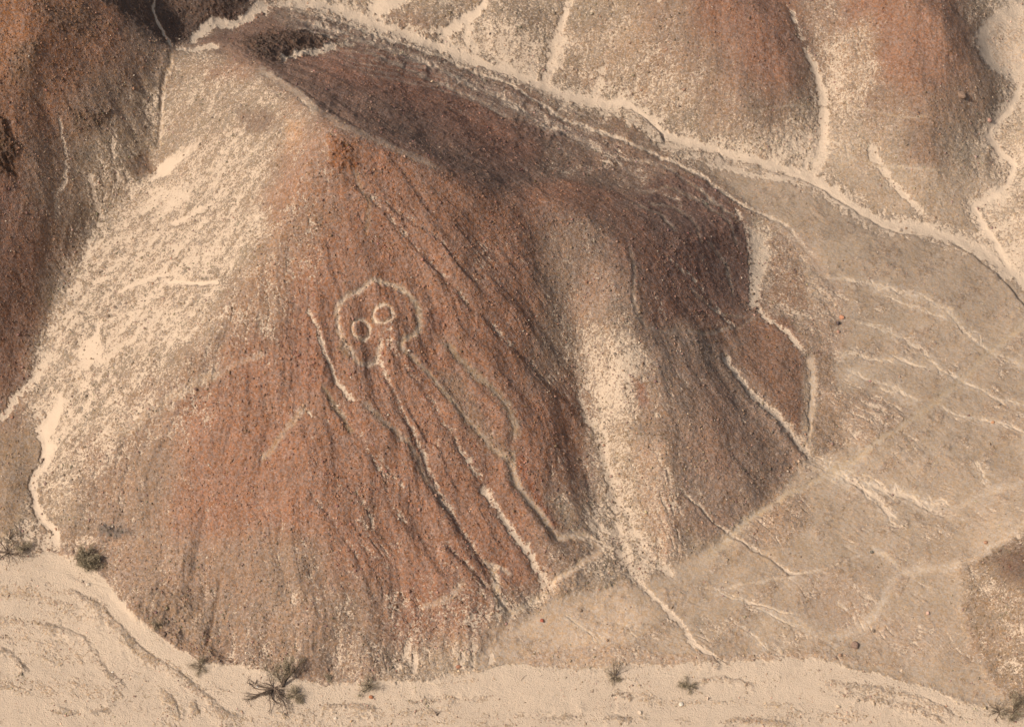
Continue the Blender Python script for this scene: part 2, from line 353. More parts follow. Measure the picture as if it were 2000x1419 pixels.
# wind-blown sand left flank
region([(298,345),(308,316),(345,298),(388,272),(392,280),(365,312),(330,338),(300,350)], 4, None, .95, sm=.8)
region([(360,360),(300,375),(290,400),(330,420),(370,400)], 18, None, .75, sm=.3, k=.8)
region([(300,200),(330,110),(420,110),(520,160),(480,260),(360,330),(310,300)], 40, (.21,.157,.114), .42, k=.8)
region([(150,540),(220,450),(330,400),(470,330),(520,420),(440,540),(330,640),(220,760),(130,850),(80,900),(60,800),(90,680)], 40, (.215,.162,.118), .57, k=.9)
region([(395,130),(480,120),(500,160),(400,160)], 14, (.21,.13,.09), .35, k=.7)
region([(280,290),(300,330),(270,345),(245,320)], 8, (.16,.11,.08), .12, k=.9)
region([(465,222),(520,215),(545,240),(500,262),(470,250)], 8, (.17,.12,.09), .2, k=.8)
region([(565,240),(590,235),(595,290),(560,300)], 10, (.34,.215,.135), .3, k=.7, rough=.5)
region([(150,690),(190,650),(195,700),(170,720)], 8, None, .85, sm=.5)
region([(110,790),(125,760),(110,830),(80,870),(70,840)], 6, None, 1, sm=.8)
region([(80,872),(108,868),(100,905),(80,900)], 5, None, 1, sm=.9)
region([(560,300),(640,240),(700,300),(640,400),(560,450),(500,400)], 35, (.24,.145,.10), .28, k=.8)
region([(640,270),(690,280),(700,330),(650,335)], 12, (.20,.10,.06), .05, rough=.9)
region([(560,380),(500,520),(420,620),(500,640),(600,520),(640,420)], 40, (.235,.145,.097), .36, k=.7)
# darker crag patches on the face
region([(560,640),(620,640),(640,740),(590,760),(560,700)], 25, (.20,.112,.078), 0, rough=.5)
region([(440,770),(510,760),(500,900),(450,880)], 30, (.21,.118,.08), .02, rough=.4, k=.8)
region([(665,650),(690,690),(680,705),(660,680)], 7, (.17,.115,.08), 0, rough=.6)
region([(190,1025),(260,1030),(230,1048),(195,1045)], 6, (.14,.11,.09), .05, rough=.6)
region([(270,1170),(330,1150),(400,1180),(430,1290),(350,1262),(270,1210)], 18, (.215,.150,.106), .14, rough=.6)
region([(820,610),(860,600),(880,640),(840,650)], 10, (.19,.10,.07), 0, rough=.6, k=.8)
region([(850,720),(900,730),(960,840),(1010,880),(985,900),(900,830)], 14, (.20,.14,.10), .08, k=.7)
# valley sand and right lobe
region([(1150,640),(1200,560),(1240,640),(1262,720),(1240,800),(1205,850),(1185,900),(1160,830),(1140,740)], 40, (.24,.178,.13), .61, k=.95)
region([(1060,420),(1180,430),(1230,540),(1200,640),(1130,640),(1080,520)], 50, (.24,.165,.12), .27, k=.8)
region([(1160,830),(1215,840),(1250,950),(1290,1080),(1320,1150),(1260,1150),(1215,1080),(1190,960)], 12, (.24,.175,.12), .54, k=.95)
region([(1240,860),(1300,880),(1310,980),(1330,1080),(1290,1100),(1250,1000)], 25, (.29,.20,.14), .42, k=.8)
region([(1262,640),(1330,630),(1420,690),(1480,780),(1580,890),(1530,935),(1480,995),(1430,1020),(1370,1055),(1330,960),(1320,850),(1280,740)], 14, (.215,.150,.111), .15)
region([(1350,700),(1430,760),(1480,860),(1430,980),(1370,900)], 35, (.188,.120,.088), .08, k=.7)
region([(1240,740),(1262,750),(1268,790),(1244,800)], 8, (.19,.11,.08), .15, k=.8)
region([(1478,615),(1540,622),(1562,670),(1568,780),(1560,850),(1500,770),(1440,700)], 8, (.185,.112,.078), .14)
region([(1600,700),(1640,700),(1650,760),(1640,830),(1660,880),(1590,890),(1592,800)], 8, (.22,.155,.11), .22)
region([(1462,445),(1500,470),(1490,540),(1480,600),(1465,600),(1468,520)], 7, None, .8)
region([(1500,470),(1545,470),(1580,560),(1590,620),(1540,600),(1500,590)], 12, (.20,.13,.09), .3, k=.8)
# plain pavement
region(PLAIN, 9, 't', .12, pl=1)
region([(1480,420),(1560,455),(1620,530),(1600,540),(1530,480)], 10, (.27,.19,.135), .4, k=.7)
region([(1600,760),(1720,770),(1780,830),(1700,880),(1660,860)], 12, (.27,.19,.135), .35, pl=.3, k=.8)
region([(1500,960),(1580,945),(1580,1020),(1540,1060),(1440,1080)], 14, (.26,.18,.125), .3, pl=.2, k=.8)
region([(1560,1110),(1700,1130),(1700,1200),(1640,1230),(1580,1200)], 28, (.285,.205,.148), .2, k=.6)
region([(1640,1230),(1760,1200),(1870,1210),(1850,1300),(1750,1290)], 28, (.30,.22,.16), .25, k=.5)
region([(1878,1100),(1960,1058),(2040,1040),(4600,1000),(4600,1390),(2040,1390),(1965,1372),(1908,1275),(1880,1180)], 14, (.215,.155,.108), .34, pl=0)
region([(1940,1085),(1990,1060),(2120,1060),(2120,1140),(1970,1135)], 22, (.15,.10,.072), .06)  # shade on the knoll's turned-away top, put into the stone colour
region([(1560,345),(1640,390),(1740,445),(1850,450),(1920,490),(1960,520),(1900,420),(1930,360),(1870,330),(1780,330),(1700,300),(1620,300),(1600,330)], 20, 't', .12, pl=.7, k=.85)
region([(1895,70),(1940,30),(2060,0),(2060,140),(1990,148),(1930,118)], 12, (.42,.31,.22), .5, pl=.8)
region([(940,1230),(1180,1160),(1280,1200),(1200,1280),(960,1290)], 18, (.375,.28,.20), .08, pl=1, k=.8)
# back hills
region([(1430,-40),(1510,-20),(1560,80),(1575,170),(1540,190),(1450,150),(1400,60)], 45, (.212,.124,.088), .06, k=.85)
region([(1700,-40),(1850,-40),(1900,60),(1890,150),(1800,190),(1720,130)], 45, (.222,.132,.092), .08, k=.85)
region([(1615,90),(1700,30),(1720,130),(1680,210),(1620,220)], 22, (.27,.19,.13), .55, k=.8)
region([(1100,60),(1240,40),(1330,200),(1250,240),(1130,180)], 30, (.25,.175,.12), .42, k=.6)
# wash
region(WASH, 4, 's', .8, pl=0)
for p in ([(-40,1130),(60,1140),(160,1165),(220,1210),(180,1230),(80,1180),(-40,1170)], [(180,1165),(230,1215),(300,1285),(340,1330),(290,1300),(220,1230)], [(-40,1210),(70,1205),(160,1240),(200,1300),(120,1300),(-40,1240)],
          [(-40,1320),(60,1325),(230,1340),(250,1370),(120,1365),(-40,1345)], [(300,1330),(340,1350),(370,1419),(330,1419)], [(430,1400),(560,1385),(760,1372),(1000,1400),(1000,1440),(430,1440)],
          [(850,1320),(960,1310),(980,1330),(860,1340)], [(1230,1340),(1380,1365),(1420,1375),(1300,1380),(1220,1360)], [(1500,1370),(1640,1385),(1760,1410),(1500,1419)], [(1600,1325),(1740,1340),(1880,1400),(1800,1395),(1640,1350)]):
    region(p, 9, (.36,.27,.19), .55, k=.85)
# pebbly border strip of the plain above the wash
region([(1000,1282),(1100,1262),(1200,1262),(1340,1280),(1500,1275),(1640,1270),(1740,1300),(1600,1288),(1400,1294),(1200,1302),(1080,1306)], 7, (.31,.22,.155), .4, pl=.2, k=.7)

# ------------------------------------------------------------------ dry channels, rills and trails
CH_MAIN = [(500,20),(540,8),(617,7),(660,20),(707,37),(753,53),(800,67),(833,80),(877,97),(917,113),(967,133),(1000,143),(1050,160),(1100,187),(1167,195),(1217,203),(1260,230),(1290,256),(1330,277),(1383,287),(1433,302),(1500,323),(1543,333),(1587,350),(1633,380),(1673,410),(1720,436),(1800,442),(1867,468),(1920,490),(1965,522),(2010,560),(2120,640)]
CH_RIGHT = [(1995,150),(1987,187),(1967,220),(1940,240),(1930,263),(1947,293),(1983,323),(1972,358),(1933,387),(1900,402),(1913,427),(1933,457),(1960,500),(1995,548)]
CH_B = [(1567,83),(1593,140),(1603,173),(1610,217),(1607,273),(1597,317),(1588,343)]
stroke(CH_MAIN, 27, .68, 'g', depth=.25, w2=22)
stroke(CH_MAIN, 9, .98, sm=.7, w2=9)
stroke([(x, y + 22) for x, y in CH_MAIN[15:21]], 14, .7, 'g')
scarp([(1225,212),(1260,232),(1290,262),(1300,285)], .5, 40); scarp([(1300,290),(1350,298),(1400,297),(1425,315)], .35, 30)
scarp([(1480,330),(1560,350),(1610,372),(1660,408),(1710,440),(1760,458),(1830,462)], .35, 34); scarp([(1850,468),(1900,500),(1950,540),(2010,610),(2080,660)], .4, 40)
scarp([(540,30),(640,48),(740,92),(850,140),(1000,180),(1060,205),(1100,225)], .3, 24); scarp([(1000,205),(1060,240),(1110,270)], .35, 24)
stroke(CH_RIGHT, 20, .72, 'g', depth=.25)
stroke(CH_RIGHT, 7, 1.0, sm=1)
stroke([(2010,10),(1960,28),(1925,50),(1914,80),(1930,118),(1960,143),(1995,152)], 11, .9, sm=.4)
stroke([(2050,340),(1990,365),(1940,395),(1895,405)], 12, .85)
stroke(CH_B, 6, .97, sm=.5, depth=.2, w2=14)
stroke([(1530,5),(1547,27),(1567,83)], 5, .7, depth=.2)
stroke([(953,0),(933,20),(900,43),(862,76)], 8, 1, sm=.9, depth=.15, w2=16)
stroke([(915,45),(912,75),(930,105)], 8, .9, sm=.5)
stroke([(800,-10),(760,8),(720,25)], 16, .95, sm=.7)
stroke([(683,-10),(695,20)], 5, .8)
stroke([(1112,-10),(1100,40),(1083,83),(1072,133),(1066,165)], 7, .9, sm=.4, depth=.3, w2=12)
stroke([(1110,60),(1090,100),(1080,140)], 12, .75, w2=16)
stroke([(1175,130),(1172,160),(1165,188)], 7, .9)
stroke([(1707,270),(1704,300),(1733,340),(1760,373),(1790,400),(1812,430)], 10, .92, depth=.2, w2=6)
stroke([(1570,335),(1580,300),(1587,288)], 6, .9, sm=.5)
stroke([(1620,300),(1700,318),(1800,332),(1880,338)], 4, .2, (.33,.26,.19), sm=.5, k=.7)
stroke([(1440,215),(1540,210),(1660,212),(1760,228),(1830,222)], 3, .2, (.32,.25,.18), sm=.5, k=.5)
stroke([(1560,345),(1530,352),(1460,340),(1400,322)], 5, .85)
# saddle
stroke([(367,84),(393,62),(417,46),(460,46),(493,24),(530,10)], 9, .95, sm=.5, w2=13)
stroke([(318,-20),(302,0),(300,20),(310,50),(327,80),(337,97)], 3, .9, (.38,.27,.18), sm=.7, bank=.0)
stroke([(337,97),(333,125),(321,150),(318,200),(314,250),(310,300)], 5, .62, (.30,.22,.15), sm=.3, depth=.3, bank=.2)
stroke([(337,97),(380,96),(430,92)], 6, .7, sm=.5)
stroke([(543,117),(580,105),(617,100),(660,92),(700,92)], 5, .95, 'g', w2=7)
stroke([(500,132),(545,160),(590,190),(625,225)], 9, .45, (.34,.26,.19), sm=.8, k=.7)
# long tracks along the back foot
T1 = [(533,13),(593,23),(667,43),(733,67),(800,90),(850,107),(917,137),(1000,167),(1033,193),(1100,233),(1150,253),(1200,267),(1267,297),(1333,327),(1383,353),(1433,390),(1467,410),(1500,422),(1543,447),(1583,495),(1605,525)]
stroke(T1, 4.5, .5, (.33,.26,.195), sm=.5, depth=.12, bank=.1, k=.95)
for tr in ([(545,45),(700,85),(850,140),(1000,205),(1100,268)], [(900,118),(1000,152),(1120,215),(1200,250)], [(700,105),(820,150),(930,195),(1010,240)], [(1180,300),(1290,325),(1380,380),(1440,430)]):
    stroke(tr, 3.5, .5, (.29,.22,.165), sm=.3, k=.8, depth=.06, bank=.08)
stroke([(543,33),(617,50),(667,63),(713,83),(783,110),(833,130),(900,163),(967,193),(1000,213),(1050,240),(1100,260),(1150,283)], 5, .56, (.31,.24,.18), sm=.4, k=.95, depth=.1, bank=.1)
stroke([(867,213),(917,227),(967,240)], 5, .4, k=.7)
stroke([(1060,338),(1133,333),(1200,320),(1283,328),(1260,343),(1240,373)], 8, .36, k=.8)
stroke([(1233,378),(1265,345),(1290,333)], 7, .4, k=.8)
stroke([(1140,335),(1110,300),(1160,283),(1220,290)], 9, .32, k=.7)
stroke([(1240,372),(1290,370),(1330,385),(1330,420)], 5, .25, (.23,.155,.115), k=.6)
stroke([(1360,385),(1410,410),(1455,445)], 5, .36, k=.7)
for k in range(9):      # faint contour tracks on the shaded slope
    o = k * 13
    stroke([(560 + o, 42 + o * .9), (760 + o * 1.4, 92 + o * .95), (1000 + o * 1.5, 190 + o), (1180 + o, 290 + o * .7)], 2, .45, (.27,.20,.15), sm=.2, k=.6)
for arc in ([(1235,380),(1300,364),(1370,388),(1420,434),(1448,500)], [(1262,392),(1318,402),(1356,432),(1372,480)], [(1240,400),(1290,420),(1325,460)], [(1225,470),(1240,530),(1236,590),(1262,640),(1330,655)], [(1300,640),(1370,652),(1440,640),(1482,618)], [(1380,470),(1420,520),(1432,580)], [(1340,560),(1400,610),(1460,622)]):
    stroke(arc, 4, .34, (.255,.19,.14), sm=.35, k=.65, depth=.10, bank=.10)
for q in ((0, 0), (60, 22), (110, 52), (30, 60)):
    scarp([(90 + q[0], 1105 + q[1]),(150 + q[0], 1130 + q[1]),(200 + q[0], 1170 + q[1]),(240 + q[0], 1220 + q[1])], .05, 20)
# crest trail
stroke([(620,210),(660,245),(720,268),(790,300),(870,335)], 8, .3, (.30,.22,.16), sm=.7, k=.7)
# left hill rills
stroke([(110,215),(125,283),(128,350),(110,383),(110,440)], 4, .7, w2=7)
stroke([(222,220),(220,300),(230,350),(226,390)], 6, .65)
stroke([(173,333),(183,383),(197,422),(194,450)], 6, .8)
stroke([(330,440),(370,425),(400,405)], 5, .95, sm=.5)
stroke([(195,430),(172,480),(160,540),(120,620),(95,700)], 9, .72)
stroke([(318,550),(370,552),(432,554)], 4, 1, sm=.9)
stroke([(230,570),(260,555),(300,540),(330,535)], 4, .95, sm=.5)
stroke([(197,620),(192,650),(180,690),(170,705)], 4, .85, sm=.4)
stroke([(180,720),(230,685),(290,640),(320,600)], 6, .9)
stroke([(95,705),(67,740),(30,772),(20,800),(-10,825)], 9, .92, sm=.3)
stroke([(80,835),(92,873),(87,906),(67,933),(60,956),(70,993),(87,1019),(106,1032),(112,1075)], 10, .97, sm=.6, depth=.2, w2=7)
stroke([(45,1010),(55,1040),(50,1060)], 7, .85)
stroke([(85,1080),(92,1055),(110,1040)], 6, .8)
stroke([(135,1062),(165,1050),(200,1052)], 8, .6, sm=.3, k=.8)
stroke([(215,862),(300,800),(400,742),(440,725)], 11, .5, (.28,.21,.15), sm=.1, k=.7)
stroke([(440,725),(470,708),(520,690)], 6, .4, (.31,.22,.16), sm=.4, k=.6)
region([(70,850),(85,890),(55,930),(40,1000),(20,1040),(-60,1060),(-400,1060),(-400,900),(0,840)], 7, (.23,.165,.115), .12, sm=.3)
# face gullies
LR = [(680,340),(745,410),(800,467),(850,520),(893,560),(927,600),(967,636),(997,668),(1033,706),(1067,746),(1110,786),(1143,808)]
stroke(LR, 6, .40, depth=.2, rib=.42)
stroke([(700,360),(760,400),(867,473),(890,513),(930,546),(960,580)], 6, .32, depth=.2, rib=.3)
stroke([(690,330),(720,400),(715,470)], 5, .2, (.26,.18,.12), sm=.4, depth=.1, bank=.1, k=.6)
stroke([(745,280),(800,350),(850,420),(890,470)], 7, .14, depth=.15, rib=.2)
stroke([(857,653),(883,680),(905,705),(940,740),(990,790),(1005,830),(1003,870)], 9, .12, (.23,.165,.115), sm=.4, depth=.15, rib=.45)
stroke([(663,793),(680,823),(703,850),(713,873),(733,903),(753,933),(757,973),(777,1006),(800,1039)], 6, .48, depth=.2, rib=.22)
stroke([(733,886),(767,930),(790,960)], 5, .5, depth=.1)
stroke([(625,745),(650,785),(672,815),(690,850)], 6, .15, (.22,.16,.11), sm=.4, depth=.2, bank=.1)
stroke([(690,960),(700,973),(727,1019),(735,1050)], 5, .5, depth=.12, rib=.12)
stroke([(600,950),(640,1010),(680,1063),(700,1096),(720,1139),(740,1190)], 5, .42, depth=.2, rib=.2)
stroke([(867,1059),(900,1093),(923,1116),(960,1150),(985,1180),(1005,1205)], 6, .5, depth=.22, rib=.4)
stroke([(790,780),(830,850),(860,880),(900,960)], 4, .1, depth=.25, bank=.15)
stroke([(700,780),(760,840),(800,870),(820,910),(860,975),(880,1010)], 8, .12, (.23,.165,.12), sm=.3, depth=.15, rib=.35)
stroke([(600,786),(570,826),(533,873),(507,903)], 8, .25, (.28,.20,.14), sm=.3, k=.8)
stroke([(640,1093),(613,1113),(590,1143),(572,1163),(574,1190),(577,1230)], 6, .5, depth=.15)
stroke([(600,800),(612,815)], 4, .6); stroke([(627,805),(640,825)], 3, .5)
stroke([(690,1000),(760,1120),(770,1230),(790,1290)], 12, .35, k=.8)
stroke([(808,1270),(811,1320)], 6, .95, sm=.5)
stroke([(905,1275),(900,1310)], 6, .95); stroke([(925,1260),(922,1305)], 5, .8); stroke([(960,1265),(958,1300)], 6, .8)
stroke([(570,1170),(575,1260),(560,1300)], 9, .45)
stroke([(430,1120),(415,1190),(400,1270)], 4, .05, (.15,.10,.07), depth=.35)
stroke([(560,1010),(540,1080),(550,1120)], 5, .3, depth=.15)
stroke([(820,1180),(880,1170),(910,1140)], 8, .3, (.33,.25,.18), sm=.5, k=.6)
# figure-side pale bands not part of the drawing
stroke([(1000,880),(1000,930),(1015,960)], 9, .12, (.25,.185,.13), sm=.3, rib=.3)
stroke([(1015,880),(1025,930),(1060,990),(1090,1040)], 9, .05, (.22,.108,.072), k=.8)
stroke([(1090,960),(1110,1010),(1120,1040)], 14, .42, 'g', k=.7)
# valley streams
stroke([(1122,740),(1135,780),(1150,813),(1170,843),(1187,916),(1200,963),(1203,1003),(1208,1046),(1217,1093),(1240,1126),(1263,1153)], 9, .74, depth=.3, rib=.25, w2=12)
stroke([(1240,1126),(1263,1153),(1293,1183),(1327,1213),(1340,1239),(1367,1266)], 6, .8, depth=.15, w2=4)
stroke([(1340,1245),(1367,1266),(1400,1283),(1417,1298)], 6, .98, sm=.6)
stroke([(1193,946),(1227,996),(1240,1036),(1253,1069),(1283,1093),(1300,1113),(1313,1139)], 8, .74, depth=.2)
stroke([(1270,560),(1310,640),(1380,640),(1440,628),(1480,610)], 5, .35, k=.8)
stroke([(1300,500),(1350,540),(1390,590),(1430,625)], 4, .5)
stroke([(1395,600),(1420,630),(1440,640)], 4, .55)
stroke([(1407,673),(1423,713),(1460,756),(1500,795),(1540,838),(1567,873),(1590,898)], 6, .9, sm=.2, depth=.4, bank=.3, w2=9)
for sd_ in (1, 2): stream([(1590,896),(1643,918 + sd_ * 6),(1690,936 + sd_ * 5),(1740,955 + sd_ * 3),(1783,976),(1817,989),(1850,984)], 9, .75, seed=sd_)
stream([(1625,915),(1660,940),(1687,959),(1707,973),(1735,1003),(1760,1020)], 8, .75, seed=5)
stroke([(1475,600),(1500,625),(1540,650),(1565,690)], 6, .9, depth=.2)
stroke([(1583,690),(1587,756),(1582,800),(1578,860)], 11, .4, (.36,.275,.20), sm=1, w2=3)
stroke([(1300,720),(1312,790),(1330,830),(1328,880),(1315,930)], 5, .42, depth=.1, k=.8)
stroke([(1290,760),(1265,860),(1320,950)], 4, .5, k=.7)
stroke([(1323,946),(1353,976),(1383,1006),(1410,1033),(1447,1056),(1477,1079),(1500,1085),(1543,1116),(1583,1123)], 3.5, .68, depth=.2, bank=.1)
stroke([(1465,600),(1468,520),(1458,450),(1430,400)], 6, .75, k=.8)
region([(1600,540),(1640,560),(1660,640),(1640,700),(1600,690),(1570,640)], 14, (.30,.21,.15), .42, k=.7)
# streams on the plain
PS = (.43,.345,.26)
for pts, w in (([(1600,543),(1650,545),(1700,553),(1750,570),(1800,583),(1850,606),(1877,640),(1917,680),(1967,703),(2000,716),(2100,760)], 6),
               ([(1720,575),(1770,595),(1820,612),(1850,625)], 3),
               ([(1665,628),(1707,640),(1733,650),(1767,663),(1800,680),(1820,700),(1833,720),(1867,740),(1917,763),(1960,786),(2000,793),(2100,800)], 5),
               ([(1627,700),(1667,690),(1707,703),(1750,703),(1783,711),(1820,721)], 4),
               ([(1643,720),(1683,733),(1707,746),(1740,753),(1763,770),(1800,786)], 7),
               ([(1827,790),(1867,810),(1917,820),(1967,830),(2000,843),(2100,870)], 3),
               ([(1900,900),(1918,920),(1928,945)], 4), ([(1460,1180),(1520,1205),(1560,1225)], 3), ([(1390,1150),(1480,1180),(1560,1200)], 3),
               ([(1440,1220),(1480,1250),(1500,1270)], 4), ([(1633,1170),(1655,1188)], 2.5), ([(1220,1220),(1240,1245)], 4),
               ([(1100,1200),(1160,1240),(1180,1265)], 4)):
    stream(pts, w, seed=int(pts[0][0]))
ROAD = [(2110,560),(2000,636),(1920,700),(1827,786),(1750,842),(1667,898),(1627,918),(1560,955),(1500,988),(1450,1023),(1417,1056),(1373,1093),(1333,1138)]
stroke(ROAD, 15, .28, sm=.2, k=.7)
stroke(ROAD, 9, .03, (.345,.268,.19), sm=1, depth=.07, k=.9)
stroke([(2110,950),(2000,949),(1933,953),(1893,976),(1860,996),(1840,1023)], 10, .2, (.385,.305,.228), sm=.6, k=.7)
ROAD2 = [(2110,1000),(2000,1026),(1950,1059),(1900,1093),(1850,1106),(1800,1113),(1757,1118),(1733,1146),(1727,1173),(1700,1209),(1673,1233),(1610,1243),(1580,1233),(1550,1206),(1500,1195)]
stroke(ROAD2, 9, .22, (.385,.305,.228), sm=.7, depth=.03, k=.7)
stroke([(1700,1065),(1730,1085),(1757,1115)], 6, .4, PS, sm=.4, k=.8)
stroke([(1333,1138),(1400,1150),(1520,1130),(1620,1110),(1700,1075)], 3, .3, PS, k=.5)
stroke([(1540,1070),(1470,1100),(1400,1130)], 14, .05, (.36,.27,.19), sm=.6, k=.5)
# small banks in the wash
for pts, w in (([(70,1208),(117,1223),(163,1243),(187,1269),(203,1299),(233,1329),(257,1353)], 4), ([(110,1139),(157,1159),(200,1183),(227,1213),(267,1256),(300,1283),(345,1310),(400,1353),(450,1393),(500,1413)], 5),
            ([(-20,1258),(0,1264),(30,1276),(60,1316)], 4), ([(93,1388),(183,1386),(230,1380)], 3), ([(330,1350),(345,1380),(353,1409)], 4), ([(380,1360),(390,1395)], 4),
            ([(630,1376),(687,1374),(743,1381)], 3), ([(790,1369),(867,1359),(967,1361)], 3), ([(1000,1393),(1067,1396),(1157,1389)], 3), ([(1180,1394),(1240,1403)], 3),
            ([(1600,1329),(1650,1333),(1733,1343),(1790,1356),(1833,1376),(1893,1409)], 4), ([(1640,1350),(1720,1362),(1800,1385),(1860,1412)], 3), ([(1350,1326),(1410,1322),(1483,1333)], 3),
            ([(1200,1352),(1225,1352),(1240,1362)], 4), ([(1360,1288),(1390,1288),(1412,1300)], 4), ([(1400,1408),(1480,1402),(1560,1412)], 3)):
    scarp(pts, .05 + .018 * w, 14 + 3 * w)
    stroke([(x - 5, y + 4) for x, y in pts], w * 2.4, .52, (.28,.21,.15), k=.8)

# ------------------------------------------------------------------ the geoglyph: strips scraped clear of stones
def ellipse(cx, cy, a, b, rot):
    return [(cx + a * math.cos(t) * math.cos(rot) - b * math.sin(t) * math.sin(rot), cy + a * math.cos(t) * math.sin(rot) + b * math.sin(t) * math.cos(rot)) for t in np.linspace(0, 2 * math.pi, 22)]
GLYPH = [  # part name, line, half width, sand, colour, smoothness
 ("head_outline", [(748,553),(730,553),(712,560),(694,571),(673,580),(662,592),(655,604),(658,621),(662,642),(667,658),(676,672),(685,682),(691,694),(694,706),(703,710),(715,707),(730,699),(738,685),(746,674)], 5.4, .46, (.30,.215,.155), .35),
 ("head_outline", [(746,553),(764,556),(781,564),(797,579),(811,592),(818,607),(820,624),(818,639),(811,652),(794,663),(788,672),(785,681)], 6, .44, (.30,.22,.155), .45),
 ("eye", ellipse(704, 640, 18.5, 20, 0), 4.2, .66, (.36,.24,.16), .2),
 ("eye", ellipse(749, 616, 20, 18, .5), 4.4, .62, (.36,.24,.16), .2),
 ("arm", [(604,603),(610,619),(620,642),(625,660),(631,681),(640,702),(647,715),(655,734),(665,750),(674,765),(688,782)], 5.5, .72, None, .2),
 ("body_outline", [(738,698),(748,718),(757,740),(773,773),(783,800),(807,843),(823,880),(837,913),(850,936),(857,963)], 6.2, .6, None, .2),
 ("leg", [(857,963),(877,993),(897,1023),(917,1056),(943,1086),(960,1108)], 6.5, .58, None, .1),
 ("foot", [(960,1108),(966,1125),(967,1146),(973,1173),(990,1197),(1010,1192),(1040,1172),(1066,1154)], 8, .5, (.33,.25,.175), .3),
 ("body_outline", [(755,668),(767,686),(787,718),(810,740),(837,773),(857,806),(883,846),(903,880),(930,923),(947,953)], 8, .46, None, .1),
 ("leg", [(947,953),(967,983),(983,1016),(997,1033),(1007,1049),(1027,1073),(1043,1099),(1058,1124),(1066,1140)], 9, .8, None, .25),
 ("arm", [(785,681),(792,692),(812,705),(847,740),(867,766),(893,796),(917,823),(943,853),(977,884),(997,905)], 6, .26, (.26,.19,.135), .4),
 ("leg", [(997,905),(1007,946),(1023,966),(1043,989),(1067,1023),(1090,1050)], 8, .26, (.31,.23,.165), .7),
 ("foot", [(1090,1050),(1107,1046),(1127,1043),(1147,1046),(1163,1056),(1167,1073),(1157,1086),(1133,1103),(1110,1121),(1077,1141)], 8.5, .42, (.37,.28,.20), .8)]
GID = np.zeros(U.shape, np.int16)
for k, (nm, pts, w, s, rc, sm) in enumerate(GLYPH):
    stroke(pts, w, s, rc, sm=sm, depth=.26 if w > 4.9 else .18, bank=.08 if w < 4.9 else 0, rib={'leg': .5, 'body_outline': .25}.get(nm, 0), warped=True, k=1.01)
    sl, d, _, _ = line_dist(pts, w * 3)
    g = GID[sl]; g[(d < w * .95) & (g == 0)] = k + 1; GID[sl] = g
region([(735,640),(762,640),(785,665),(800,700),(785,715),(762,690),(740,672)], 9, None, .38, k=.9)
stroke([(938,1088),(962,1098),(985,1108),(998,1122)], 4, .4, (.30,.22,.16), sm=.4)

# ------------------------------------------------------------------ heights on the full grid
Hh = coarse_h(U, V)
X0, Y0, _ = ray_pos(U, V, Hh)
# rills fanning out down the slopes from each summit
def fan(cu, cv, poly, soft, k1, k2, seed, amp=1.0):
    sl, d = poly_sdf(poly, soft * 2)
    w = sstep(-soft, soft, d)
    th = np.arctan2(V[sl] - cv, U[sl] - cu); r = np.hypot(U[sl] - cu, V[sl] - cv); w = w * sstep(250, 700, r) if cu == 560 else w * sstep(90, 420, r)
    wob = .05 * fbm(U[sl] / 220, V[sl] / 220, 2, seed + 9)
    brk = .5 + .8 * fbm(U[sl] / 80, V[sl] / 80, 3, seed + 12)
    a = fbm((th + wob) * k1, r / 260, 3, seed, .55); b = fbm((th + wob) * k2, r / 60, 3, seed + 3, .65) * np.clip(brk, 0, 1.3)
    DH[sl] += w * amp * (a * .36 + b * .10 + .95 * fbm((th + wob) * k1 * .4, r / 400, 2, seed + 20)) * (1 - .7 * PL[sl])
    rill = np.zeros_like(a)
    for q in range(3):
        kk = k1 * (1.2 + .9 * q)
        rr = 1 - np.abs(perlin((th + wob * (1 + q * .3)) * kk, r / 300 + q * 9, seed + 40 + q)) * 5
        rill = np.maximum(rill, np.clip(rr, 0, 1) ** 1.5 * np.clip(.1 + 1.5 * fbm(U[sl] / 70 + q * 5, V[sl] / 70, 3, seed + 50 + q), 0, 1))
    DH[sl] -= w * amp * .09 * rill
    S[sl] += w * (-.10 * a - .12 * b + (.24 if cu == 560 else .14 if cv < -390 else .30) * rill) * (1 - SM[sl])
    RC[sl] *= (1 + w * .09 * b)[..., None]
fan(560, 60, [(640,250),(1000,400),(1130,760),(1200,1100),(1000,1210),(900,1300),(600,1320),(440,1290),(300,1230),(130,1060),(200,880),(420,640),(560,420)], 20, 17, 75, 21)
fan(1080, 250, [(1262,640),(1330,560),(1420,640),(1580,890),(1430,1020),(1290,1110),(1280,740)], 12, 22, 95, 31, .34)
fan(-100, -500, [(-60,200),(300,130),(310,330),(190,430),(100,600),(60,740),(-80,780)], 20, 18, 70, 41, .7)
fan(1420, -420, [(1110,0),(1500,0),(1570,180),(1600,300),(1250,210),(1080,140)], 20, 18, 70, 51, .28)
fan(1780, -400, [(1600,0),(1900,0),(1950,200),(1920,350),(1750,400),(1620,300)], 20, 18, 70, 61, .28)
fan(300, 0, [(340,60),(640,40),(1000,170),(1440,420),(1460,600),(1280,520),(1000,380),(640,220),(500,120)], 10, 26, 110, 71, .5)
fan(1100, 500, [(1620,560),(2100,700),(2100,1350),(1300,1280),(1280,1130),(1600,920)], 20, 14, 60, 81, .3)
flank = np.zeros_like(S); sl, d = poly_sdf([(330,100),(520,130),(620,300),(520,560),(340,720),(200,880),(60,960),(-20,830),(60,740),(190,430),(300,330)], 60); flank[sl] = sstep(-30, 30, d)
coarse = np.zeros_like(S); sl, d = poly_sdf([(190,400),(480,380),(440,560),(300,700),(120,900),(60,900),(60,700),(100,560)], 60); coarse[sl] = sstep(-40, 40, d)
ca, sa = math.cos(.75), math.sin(.75)
XR, YR = X0 * ca + Y0 * sa, -X0 * sa + Y0 * ca
